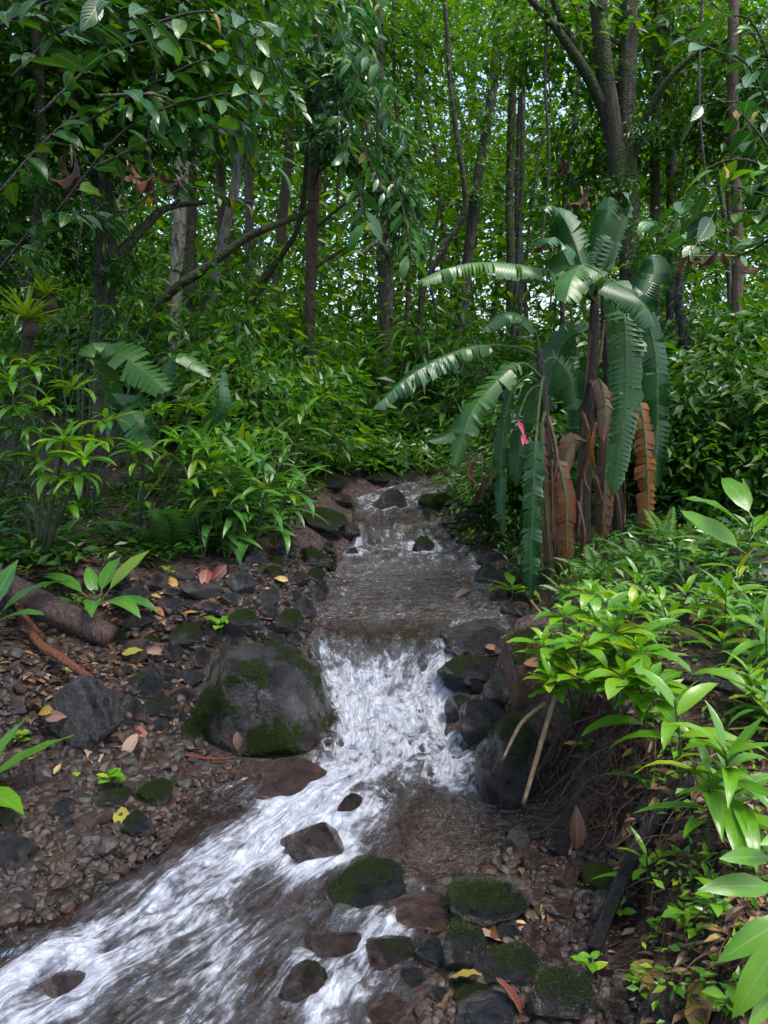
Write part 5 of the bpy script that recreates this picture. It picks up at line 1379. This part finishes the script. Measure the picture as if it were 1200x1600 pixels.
SP = [([(90, 330), (200, 200), (330, 150), (440, 150)], 4.4), ([(150, 260), (290, 200), (380, 215), (430, 260)], 4.2), ([(120, 200), (240, 130), (340, 90), (430, 120)], 4.6), ([(60, 180), (160, 90), (260, 60), (330, 70)], 4.3), ([(20, 120), (80, 60), (140, 30), (230, 10)], 4.0), ([(0, 300), (60, 230), (120, 180), (170, 170)], 4.4), ([(0, 420), (60, 350), (120, 330), (180, 350)], 4.8), ([(200, 330), (260, 290), (330, 300), (400, 330)], 5.0), ([(180, 60), (300, 20), (380, 30), (450, 60)], 4.6), ([(150, 150), (250, 150), (320, 190), (400, 200)], 4.1), ([(0, 40), (60, 10), (120, -10), (180, 0)], 3.9), ([(330, 30), (400, 60), (440, 110), (470, 180)], 5.0)]
for i, (pth, Y) in enumerate(SP):
    P = A([(u, v, Y + .12 * j * (1 if i % 2 else -1)) for j, (u, v) in enumerate(pth)])
    spray(r_, o_, P, PL['dark'] + (PL['bluish'][:2] if i % 2 else []), 26, R.uniform(.85, 1.15))
r_, o_ = TREES['slim']
for i, pth in enumerate([[(494, 180), (530, 200), (570, 240), (600, 300)], [(494, 100), (550, 110), (600, 160), (640, 230)], [(490, 60), (450, 80), (420, 140), (400, 190)], [(494, 200), (530, 230), (560, 290), (570, 350)], [(492, 140), (520, 150), (545, 190), (540, 250)], [(492, 60), (540, 60), (580, 90), (620, 150)], [(600, 250), (620, 290), (635, 350), (645, 410)], [(492, 20), (520, 30), (540, 70), (560, 130)]]):
    P = A([(u, v, 8.0 - .25 * j) for j, (u, v) in enumerate(pth)])
    spray(r_, o_, P, PL['bluish'], 24, R.uniform(1.0, 1.4), 'dark', .014, .6)
# shrub on the right leaning in with ribbed leaves
def right_shrub():
    x, Y = 2.25, 4.2
    p = np.array([x, Y, Hs(x, Y)])
    r = plant('shrub', 'shrub reaching in from the right with ribbed oval leaves', 'shrub', p, up=1.2)
    st = at(1260, 330, 4.2)
    ob('stem', tube('stem', catmull([p, (p + st) / 2 + np.array([.1, 0, 0]), st], 8), np.linspace(.025, .015, 17), MB['mossy'], 8, .1, 2, p), r)
    for pth, Y, pr, n, s in [([(1260, 330), (1180, 300), (1110, 290), (1050, 320)], 4.0, 'darkround', 18, 1.05), ([(1250, 300), (1190, 260), (1140, 250), (1100, 265)], 3.8, 'brightwide', 12, 1.0), ([(1260, 350), (1180, 330), (1130, 330), (1090, 345)], 3.9, 'darkround', 14, 1.0), ([(1260, 250), (1200, 230), (1170, 190), (1150, 170)], 4.0, 'darkround', 14, 1.1),
            ([(1270, 160), (1180, 120), (1120, 80), (1070, 60)], 4.1, 'dark', 20, 1.1), ([(1270, 100), (1190, 60), (1130, 20), (1090, -20)], 4.2, 'dark', 18, 1.1), ([(1270, 200), (1190, 180), (1120, 160), (1080, 180)], 4.4, 'dark', 18, 1.0), ([(1260, 400), (1150, 400), (1060, 360), (960, 330)], 5.0, 'darkround', 20, 1.0), ([(1260, 420), (1160, 390), (1080, 400), (1020, 440)], 5.2, 'darkround', 18, .9)]:
        P = A([(u, v, Y) for u, v in pth]); P[0] = st
        spray(r, p, P, PL[pr], n, s, 'mossy', .012)
right_shrub()

# dead leaves caught in the branches
def hanging(label, pts, Y, proto='brown', s=1.0, cat='dead leaves'):
    c = at(pts[0][0], pts[0][1], Y)
    r = ob('dead_frond', None, loc=c); tag(r, label, cat)
    ob('stalk', tube('stalk', A([(pts[0][0], pts[0][1] - 14, Y), (pts[0][0] + 2, pts[0][1], Y), (pts[-1][0], pts[-1][1], Y)]) - c, .005, MB['stick'], 5), r)
    for u, v in pts:
        ob('leaf', R.choice(PL[proto]), r, frame((R.uniform(-.8, .8), R.uniform(-.6, .4), -1), (R.uniform(-1, 1), R.uniform(-1, .3), R.uniform(-.3, .3)), at(u + R.uniform(-8, 8), v + R.uniform(-12, 10), Y + R.uniform(-.1, .1)) - c, s * R.uniform(.4, 1.05)))
hanging('bunch of big dead brown leaves hung up beside the thick dark trunk', [(198, 262), (212, 265), (225, 262), (245, 268), (256, 262), (275, 272), (282, 285), (205, 270)], 5.0)
hanging('dead brown leaves dangling higher beside the mossy trunk', [(110, 240), (122, 250), (112, 262)], 5.1)
hanging('dead brown leaves hanging under the ribbed leaves of the right shrub', [(1080, 400), (1095, 395), (1120, 398), (1135, 402), (1070, 405), (1148, 400)], 4.6, s=.75)
hanging('single dead brown leaf hanging left of the upright banana leaf', [(848, 378), (850, 380)], 4.9, s=.7)
hanging('small dead leaf hanging above the banana crown', [(908, 305), (912, 308)], 5.4, s=.8)
hanging('dead leaf dangling over the right bank of the pool', [(752, 725), (754, 735), (752, 750)], 4.7, s=.8)
hanging('thin dead leaf high between the twin trunks and the banana', [(866, 252)], 7.0, s=.9)

# strap leaved plant on the far bank
def strap(u, v, Y, n, s, label):
    c = at(u, v, Y); 
    base = np.array([c[0], c[1], Hs(c[0], c[1])])
    r = plant('strap_leaved_plant', label, 'plant', base, up=.8)
    t = c - base
    ob('stem', tube('stem', catmull([(0, 0, -.05), t * .6, t], 5), np.linspace(.06, .05, 11), MB['root'], 8, .2), r)
    for i in range(n):
        az = i * 2.4; el = math.radians(R.uniform(15, 60)); f = R.uniform(.55, 1)
        ob('leaf', R.choice(PL['strap']), r, frame((math.cos(az) * math.cos(el), math.sin(az) * math.cos(el), math.sin(el)), (0, 0, 1), t * f, s * R.uniform(.8, 1.2)))
strap(652, 535, 9.3, 60, 1.35, 'plant with a mop of long drooping strap leaves at the stream head')
for i in range(64):
    u, Y = R.uniform(490, 730), R.uniform(8.15, 11.2)
    x = (u - 600) / F * Y; p = np.array([x, Y, Hs(x, Y)])
    if i % 3:
        hh = R.uniform(.35, .85)
        r = plant('ginger_plant', ('tall' if hh > .68 else 'knee high' if hh > .5 else 'low') + ' long leaved plant', 'plant', p, 'plants at the stream head', True, .3)
        ginger(r, hh, 11, PL['ginger'] + PL['whorl'], (R.uniform(-.4, .4), R.uniform(-.6, 0)), R.uniform(1.2, 1.7))
    else: fern(0, 0, 'small', 8, 1.9, 'overhanging fern', 30, p=p, auto=True, group='plants at the stream head')
# shrubs filling the understorey, one by one
n_s = 0
for i in range(600):
    Y = R.uniform(6.2, 14.5); u = R.uniform(-60, 1260)
    x = (u - 600) / F * Y
    if n_s >= 108: break
    if Y < 8.4 and xl(Y) - .7 < x < xr(Y) + .9: continue
    if 560 < u < 720 and Y < 9: continue
    if (400 < u < 570 and Y < 8.5) or (515 < u < 695 and Y < 10.7): continue
    p = np.array([x, Y, Hs(x, Y)])
    key = R.choice(['shrub', 'shrub', 'shrubg', 'shrubf'])
    s = R.uniform(.6, 1.25) * (1.1 if Y > 9 else .85)
    r = plant('shrub', {'shrub': 'dark green understorey shrub', 'shrubg': 'long leaved understorey shrub', 'shrubf': 'fine leaved pale green understorey shrub'}[key], 'shrub', p, 'understorey shrubs', True, .5 * s)
    hz = R.uniform(.9, 1.5)
    ob('foliage', R.choice(CR[key]), r, Matrix.Translation((0, 0, .52 * s * hz)) @ Matrix.Rotation(R.uniform(0, 6.28), 4, 'Z') @ Matrix.Diagonal((s, s, s * hz, 1)))
    g = []
    for _ in range(5):
        e = np.array([R.gauss(0, .25), R.gauss(0, .25), R.uniform(.6, 1.0)]) * s
        g.append(tube_geo(catmull([(0, 0, -.05), e * .5 + np.array([0, 0, .1]), e], 4), np.linspace(.009, .003, 9), 5))
    V, Fc = join_geo(g); ob('stem', mk('stem', V, Fc, MB['darkstem']), r)
    n_s += 1
# dark shrubs right of the banana
for (u, Y, s) in [(1050, 5.4, .6), (1120, 5.6, .7), (1190, 5.3, .7), (1240, 5.0, .6), (1010, 5.9, .6), (1090, 6.4, .8), (1170, 6.3, .8), (960, 6.0, .6), (1250, 6.2, .9), (790, 5.6, .4), (770, 6.2, .5), (850, 5.6, .5)]:
    x = (u - 600) / F * Y; p = np.array([x, Y, Hs(x, Y)])
    r = plant('shrub', 'shaded broad leaved shrub behind the banana clump', 'shrub', p, 'shaded shrubs right of the stream', True, .5 * s)
    for k in range(2):
        ob('foliage', R.choice(CR['shrub'] if k else CR['shrubf']), r, Matrix.Translation((R.uniform(-.1, .1), 0, (.45 + .6 * k) * s)) @ Matrix.Rotation(R.uniform(0, 6.28), 4, 'Z') @ Matrix.Diagonal((s, s, s, 1)))
    ob('stem', tube('stem', np.array([(0, 0, -.05), (.02, 0, .5 * s), (0, .03, 1.2 * s)]), np.linspace(.014, .005, 3), MB['darkstem'], 6), r)

# ------------------------------------------------------------------ bright plants on the right bank
RG = 'bright gingers on the right bank'
def rg(u, v, h, n, s, label, lean=None, proto='bright', auto=False, stems=1):
    p = gpt(u, v)
    r = plant('ginger_plant', label, 'plant', p, RG, auto, h * .6)
    s *= .98
    for k in range(stems):
        ginger(r, h * R.uniform(.8, 1.1) if k else h, n, PL[proto], lean if lean and not k else (R.uniform(-.35, .1), R.uniform(-.45, .05)), s, lo=.35)
rg(1012, 1180, .30, 9, .95, 'bright plant with long arching leaves in the middle of the right bank', (-.25, -.3))
rg(1065, 1230, .30, 8, .9, 'bright plant with hanging folded leaves right of the black root', (-.2, -.2))
rg(1150, 1330, .30, 11, .85, 'dense bright plant with many pointed leaves above the big wet leaves', (-.2, -.1), stems=2)
rg(1105, 1335, .26, 10, .85, 'bright bushy plant left of the dense pointed one', (-.1, -.15))
rg(1012, 1405, .16, 8, .72, 'drooping bright plant standing over the dark branch', (-.1, -.1))
rg(1160, 930, .40, 7, 1.15, 'tall upright plant with broad pale green leaves at the right edge', (.05, -.05), 'bigbright')
rg(1195, 1080, .28, 10, .9, 'bright plant with narrow leaves at the edge of the right bank', (-.1, -.1))
rg(1130, 1010, .26, 10, .85, 'bright plant with pointed leaves beside the orange stalk', (-.1, -.2))
def corner(label, base, pairs, Y, key):
    p = gpt(*base)
    r = plant('ginger_plant', label, 'plant', p, RG, up=.2)
    top = at(pairs[0][0][0] + 10, pairs[0][0][1] - 30, Y) - p
    ob('stem', tube('stem', catmull([(0, 0, -.03), top * .5 + np.array([.02, 0, 0]), top], 5), np.linspace(.009, .005, 11), MB['stem'], 6), r)
    for a, b in pairs:
        A_, B_ = at(a[0], a[1], Y), at(b[0], b[1], Y - .04)
        L_ = np.linalg.norm(B_ - A_)
        ob('leaf', PL[key][0 if L_ < .15 else 1], r, frame(B_ - A_ + np.array([0, 0, .04]), (-.1, -.5, 1), A_ - p, L_ / .40))
corner('plant with pairs of large wet ribbed leaves leaning in at the lower right corner', (1262, 1430), [((1215, 1340), (1122, 1366)), ((1222, 1388), (1106, 1406)), ((1250, 1425), (1140, 1510)), ((1240, 1300), (1190, 1345))], 1.5, 'bigbright')
corner('plant whose large leaves hang down in the very lower right corner', (1272, 1570), [((1235, 1450), (1160, 1588)), ((1230, 1530), (1178, 1620)), ((1260, 1500), (1205, 1560))], 1.36, 'bigbright')
rg(945, 1000, .22, 9, .75, 'upright light green plant under the orange dead leaf', (0, -.2))
rg(990, 975, .24, 9, .75, 'upright plant with a narrow tuft of leaves behind the bank edge', (0, -.1))
def bushy(u, v, label, tops, s=1.0):
    p = gpt(u, v); r = plant('bush', label, 'bush', p, up=.2)
    for (a, b, dY) in tops:
        t = at(a, b, p[1] + dY) - p
        ob('stem', tube('stem', catmull([(0, 0, -.02), t * .55 + np.array([0, .03, -.02]), t], 5), np.linspace(.006, .0025, 11), MB['stem'], 5), r)
        rosette(r, t, 7, PL['brightwide'], s * R.uniform(.8, 1.15), 15)
        rosette(r, t + np.array([0, 0, .015]), 4, PL['brightwide'], s * .6, 50)
        rosette(r, t * .85, 5, PL['brightwide'], s * .9, 0)
bushy(900, 1120, 'low bush of glossy bright oval leaves overhanging the ochre rock', [(850, 1010, -.15), (880, 965, 0), (905, 1010, -.25), (930, 980, -.1), (860, 1065, -.3), (905, 1060, -.35), (945, 1035, -.25), (885, 1030, -.2), (925, 930, .1), (970, 1010, -.15)], .85)
bushy(960, 1120, 'bush of glossy leaves between the oval leaved bush and the arching plant', [(975, 1060, -.2), (1000, 1020, -.1), (960, 990, 0), (1015, 1075, -.25), (990, 960, .05)], .95)
poly = [(885, 940), (1000, 900), (1200, 840), (1260, 1000), (1260, 1200), (1120, 1180), (1040, 1100), (960, 1050), (890, 1000)]
k = 0
while k < 30:
    u, v = R.uniform(885, 1260), R.uniform(840, 1200)
    if not inpoly(u, v, poly): continue
    rg(u, v, R.uniform(.12, .28), R.choice([7, 8, 9]), R.uniform(.5, .85), R.choice(['narrow leaved bright plant', 'small bright ginger plant', 'fresh green ginger shoot', 'arching light green plant']) + ' on the bank', None, R.choice(['bright', 'bright', 'ginger']), True); k += 1
for (u, v, key, n, s, l) in [(1000, 880, 'bright', 8, .9, 'pale ladder fern right of the orange dead leaf'), (935, 905, 'brightbig', 6, .7, 'feathery pale fern at the foot of the banana clump'), (1080, 870, 'brightbig', 7, .8, 'feathery bright fern behind the right bank plants'), (1040, 850, 'bright', 8, 1.0, 'ladder fern in half shade behind the right bank plants'), (1130, 860, 'bright', 7, 1.0, 'ladder fern near the tall upright plant'), (1010, 1220, 'bright', 6, .5, 'small fern below the arching plant'), (885, 935, 'bright', 6, .6, 'small fern between banana stems and stream')]:
    fern(u, v, key, n, s, l)
seedling(800, 940, 7, 1.3, 'light green sprout at the pool edge below the hanging banana leaf', .10, PL['brightwide'])

# ------------------------------------------------------------------ sticks, logs, roots
def stick(name, label, cat, pts, mat, sides=8, rough=.18, twigs=(), lift=True):
    P = np.array([ground(u, v) + np.array([0, 0, z]) if Y is None else at(u, v, Y) for u, v, r, z, Y in pts])
    root = ob(name, None, loc=P[0])
    rr = [p[2] * np.linalg.norm(q - np.array([0, 0, EYE])) / F for p, q in zip(pts, P)]
    limb(root, 'stem', P, rr, MB[mat], sides, rough, 7, P[0])
    for tw in twigs:
        Q = np.array([ground(u, v) + np.array([0, 0, z]) if Y is None else at(u, v, Y) for u, v, r, z, Y in tw])
        limb(root, 'twig', Q, [p[2] * np.linalg.norm(q - np.array([0, 0, EYE])) / F for p, q in zip(tw, Q)], MB[mat], 6, rough, 7, P[0])
    tag(root, label, cat, pt=P.mean(0)); return root
lg = stick('fallen_log', 'thick rotting log lying on the left bank by the broad leaved rosette', 'log', [(-60, 905, 20, .06, None), (20, 942, 21, .05, None), (90, 975, 21, .045, None), (176, 1012, 17, .04, None)], 'log', 14, .16)
stick('red_branch', 'peeled reddish branch lying across the grey boulder', 'branch', [(28, 962, 5, .05, None), (60, 1020, 6, .05, None), (100, 1062, 7, .09, None), (148, 1100, 5, .10, None)], 'red', 8, .2, [[(62, 1010, 4, .05, None), (48, 1000, 4, .08, None), (30, 985, 3, .10, None)]])
stick('dark_branch', 'black wet branch slanting from the bank down to the beach', 'branch', [(926, 1512, 9, .05, None), (962, 1440, 10, .09, None), (1000, 1372, 10, .10, None), (1045, 1290, 11, .05, None), (1085, 1240, 10, .03, None)], 'black', 10, .15)
stick('dark_root', 'black root arching across the right bank soil', 'root', [(1040, 1075, 8, .03, None), (1090, 1085, 9, .05, None), (1150, 1105, 9, .05, None), (1215, 1140, 9, .02, None)], 'black', 10)
stick('tan_stick', 'longer pale tan stick hanging over the mossy boulder', 'stick', [(870, 1078, 3.5, 0, 2.62), (846, 1160, 4, 0, 2.55), (818, 1256, 3, 0, 2.5)], 'stick', 6)
stick('tan_stick', 'shorter pale tan stick with a hooked tip over the moss', 'stick', [(852, 1098, 3, 0, 2.62), (815, 1130, 3.2, 0, 2.58), (785, 1188, 2, 0, 2.56)], 'stick', 6)
stick('orange_stalk', 'orange dry stalk lying on the right bank', 'stick', [(1075, 988, 4, .05, None), (1110, 995, 4, .05, None), (1160, 1008, 3, .03, None)], 'red', 6)
for i, (a, b) in enumerate([((85, 868), (160, 890)), ((20, 1078), (62, 1085)), ((0, 1110), (70, 1090)), ((120, 1040), (190, 1150)), ((180, 1120), (192, 1172)), ((90, 1150), (135, 1185)), ((1030, 1405), (1090, 1385)), ((1040, 1500), (1130, 1480)), ((1060, 1530), (1100, 1475)), ((940, 1180), (1010, 1230)), ((1100, 1060), (1170, 1080)), ((890, 1345), (900, 1300)), ((820, 930), (845, 965)), ((290, 1190), (360, 1195))]):
    stick('twig', 'thin twig lying on the ground', 'twig', [(*a, 2.5, .02, None), ((a[0] + b[0]) / 2, (a[1] + b[1]) / 2 + 4, 2.5, .03, None), (*b, 1.5, .02, None)], R.choice(['stick', 'red', 'dark', 'root']), 6)
    o, _, p = THINGS[-1]; THINGS[-1] = (o, True, p); o['group'] = 'twigs on the ground'
# tangle of roots under the right bank: uncountable
def roots(name, us, vs, n, dz, r):
    g = []
    for i in range(n):
        u, v = R.uniform(*us), R.uniform(*vs)
        p = ground(u, v, 6) + np.array([0, -.01, .01])
        q = p + np.array([R.gauss(0, .09), R.gauss(-.04, .05), -R.uniform(*dz)])
        h = Hs(q[0], q[1]) + .01; q[2] = max(q[2], h)
        m = (p + q) / 2 + rng.standard_normal(3) * .03 + np.array([0, -.03, .01])
        g.append(tube_geo(catmull([p, m, q], 4), np.linspace(r * R.uniform(.6, 1.5), r * .4, 9), 4, 0, 0, False))
    V, Fc = join_geo(g); kind(ob(name, mk(name, V, Fc, MB['root'])), 'stuff')
roots('root_tangle', (865, 1120), (1090, 1300), 300, (.05, .22), .0026)
roots('root_tangle', (1000, 1200), (1250, 1560), 260, (.02, .15), .0022)

# ------------------------------------------------------------------ fallen leaves
FLM = dict(orange_=[leaf_mesh('leaf', ML['orange'], .11, .05, droop=.5, fold=.3)], tan=[leaf_mesh('leaf', ML['tan'], .11, .05, droop=.4, fold=.35, wave=.05)], red=[leaf_mesh('leaf', ML['red'], .11, .055, droop=.5, fold=.3, wave=.05)], yellow=PL['yellow'], brown=[leaf_mesh('leaf', ML['brown'], .12, .05, droop=.6, fold=.5)], bright=PL['seed'])
dg0 = None
for (u, v, kx, s, l), (p, nh_) in zip(FL, FLHIT):
    nh_ = nrm(nh_ + np.array([0, -.15, .6])); p = p + nh_ * .02
    az = R.uniform(0, 6.28)
    if 'face of the huge' in l: m = frame((0.05, -.2, -1), (0, -1, .2), p + np.array([0, -.01, .05]), s)
    elif 'standing' in l: m = frame((0.05, .1, 1), (0, -1, 0), p, s)
    else: d_ = np.array([math.cos(az), math.sin(az), .1]); d_ = d_ - nh_ * d_.dot(nh_) + nh_ * .08; m = frame(d_, nh_ + rng.standard_normal(3) * .12, p - nrm(d_) * .05 * s, s)
    me = R.choice(FLM[kx])
    o = ob('fallen_leaf', me, None, m); o.name = 'fallen_leaf'
    tag(o, l, 'leaf', 'fallen leaves', pt=p)
# leaf litter: uncountable
def litter(name, poly, n, L):
    us, vs = [p[0] for p in poly], [p[1] for p in poly]; pts = []
    while len(pts) < n:
        u, v = R.uniform(min(us), max(us)), R.uniform(min(vs), max(vs))
        if inpoly(u, v, poly): pts.append(ground(u, v, 9))
    p = np.array(pts); p[:, 2] += .008
    d = np.stack([rng.standard_normal(n), rng.standard_normal(n), .15 * rng.standard_normal(n)], -1)
    upv = np.stack([.3 * rng.standard_normal(n), .3 * rng.standard_normal(n), np.ones(n)], -1)
    Ls = L * (.5 + rng.random(n))
    V, Fc, rnd = leaves_geo(p, d, upv, Ls, Ls * .42, T4)
    kind(ob(name, mk(name, V, Fc, ML['litter'], smooth=False, attrs=dict(rnd=rnd))), 'stuff')
litter('leaf_litter', [(-20, 880), (280, 860), (420, 880), (300, 1000), (120, 1100), (-20, 1180)], 700, .05)
litter('leaf_litter', [(900, 960), (1210, 900), (1210, 1610), (1000, 1600), (1010, 1380), (900, 1180)], 900, .045)
litter('leaf_litter', [(800, 1290), (1000, 1330), (1000, 1600), (650, 1600), (830, 1400)], 120, .045)
litter('leaf_litter', [(-20, 1050), (300, 1020), (330, 1200), (100, 1340), (-20, 1380)], 520, .034)
litter('leaf_litter', [(170, 905), (300, 895), (470, 880), (478, 960), (310, 1015), (300, 1150), (190, 1135)], 170, .045)
# low ground cover: uncountable
def cover(poly, n, L, mat, asp=.4, lift=.05):
    us, vs = [p[0] for p in poly], [p[1] for p in poly]; pts = []
    while len(pts) < n // 8:
        u, v = R.uniform(min(us), max(us)), R.uniform(min(vs), max(vs))
        if inpoly(u, v, poly): pts.append(ground(u, v, 14))
    p = np.repeat(np.array(pts), 8, 0); p = p + rng.standard_normal(p.shape) * np.array([.05, .05, .02]) + np.array([0, 0, lift])
    kind(ob('ground_cover', foliage_mesh('ground_cover', p, L, asp, ML[mat], -.1, None, T2)), 'stuff')
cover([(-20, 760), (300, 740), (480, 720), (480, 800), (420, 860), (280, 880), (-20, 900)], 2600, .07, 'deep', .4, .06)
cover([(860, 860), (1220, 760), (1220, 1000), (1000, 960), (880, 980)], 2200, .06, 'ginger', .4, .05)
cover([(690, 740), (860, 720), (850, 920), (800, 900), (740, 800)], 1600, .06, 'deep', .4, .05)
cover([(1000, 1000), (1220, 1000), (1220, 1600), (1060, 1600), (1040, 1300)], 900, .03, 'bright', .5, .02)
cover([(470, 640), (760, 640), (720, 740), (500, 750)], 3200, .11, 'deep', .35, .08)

# the forest floor carries on past the edges of the picture
def floor(n, xs, ys, L, mat, name, asp=.42, lift=.01, tmpl=T4):
    x, y = rng.uniform(*xs, n), rng.uniform(*ys, n)
    ok = (x < xl(y) - .15) | (x > xr(y) + .15) | (y > 8.2)
    x, y = x[ok], y[ok]
    kind(ob(name, foliage_mesh(name, np.stack([x, y, Hq(x, y) + lift], -1), L, asp, ML[mat], 0, None, tmpl, .35)), 'stuff')
floor(2600, (-5, 5), (-.5, 8), .05, 'litter', 'leaf_litter')
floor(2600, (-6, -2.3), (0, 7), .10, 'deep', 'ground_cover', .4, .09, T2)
floor(2600, (1.5, 6), (0, 7), .10, 'ginger', 'ground_cover', .34, .09, T2)
# ------------------------------------------------------------------ labels for the repeats: what is near, and in which order
LM = [('the huge boulder', 412, 1100), ('the log', 100, 975), ('the red branch', 95, 1055), ('the grey half buried boulder', 132, 1118), ('the broad leaved rosette', 150, 920), ('the light green seedling', 172, 1225), ('the round mossy stone by the shallow', 244, 1242), ('the upright bluish stone', 98, 1268), ('the sapling behind the boulder', 345, 985),
      ('the moss green pool boulder', 508, 816), ('the flat blue grey slab', 766, 873), ('the dark branch', 965, 1430), ('the flat topped mossy rock', 762, 1412), ('the blue grey beach rock', 797, 1514), ('the red brown pointed stone', 886, 1370), ('the large feathery fern', 275, 800), ('the slender brown trunk', 486, 500), ('the knotted trunk', 602, 400),
      ('the white barked trunk', 277, 400), ('the thick dark trunk', 165, 380), ('the tallest banana', 925, 600), ('the big forking tree', 980, 200), ('the reddish trunk', 1150, 400), ('the dark leaning trunk', 735, 350), ('the strap leaved plant', 652, 600), ('the ochre rock', 832, 1045), ('the tall upright plant', 1160, 800), ('the black root', 1120, 1095), ('the arching plant', 1012, 1080),
      ('the shady stream bend', 690, 760), ('the rust coloured rock', 736, 834), ('the round mossy pool rock', 494, 900), ('the bare grey brown stone', 1044, 1568), ('the twin trunks', 803, 350), ('the yellow fallen leaf', 728, 1535), ('the big blue green leaves', 200, 600), ('the bromeliads', 50, 470), ('the orange dead leaf', 886, 830)]
ORD = ['nearest', 'second nearest', 'third nearest', 'fourth nearest', 'fifth nearest', 'sixth nearest', 'seventh nearest', 'eighth nearest', 'ninth nearest', 'tenth nearest'] + [w_ + ' nearest' for w_ in 'eleventh twelfth thirteenth fourteenth fifteenth sixteenth seventeenth eighteenth nineteenth twentieth'.split()]
buckets = {}
for o, auto, p in THINGS:
    if not auto: continue
    u, v, d = proj(p)
    best = min(LM, key=lambda l: math.hypot(u - l[1], (v - l[2])))
    du, dv = u - best[1], v - best[2]
    rel = ('right of' if du > 0 else 'left of') if abs(du) > abs(dv) * .9 else ('below' if dv > 0 else 'above')
    buckets.setdefault((o['label'], rel, best[0]), []).append((math.hypot(du, dv), o))
for (lab, rel, lm), L_ in buckets.items():
    L_.sort(key=lambda t: t[0])
    for i, (d, o) in enumerate(L_):
        t = f"{lab} {rel} {lm}"
        if len(L_) > 1: t = f"{ORD[min(i, len(ORD) - 1)]} {t}"
        ws = t.split()
        if len(ws) > 16:
            t = t.replace(' understorey', '').replace(' long leaved green', ' green').replace('tall long leaved', 'tall').replace(' deep in the wood', '').replace(' in the left bank thicket', ' in the thicket').replace(' on the right bank', '').replace(' at the back of the thicket', '').replace(' behind the banana clump', '').replace(' overhanging the head of the stream', '')
        o['label'] = t
print('objects', len(bpy.data.objects), 'things', len(THINGS))
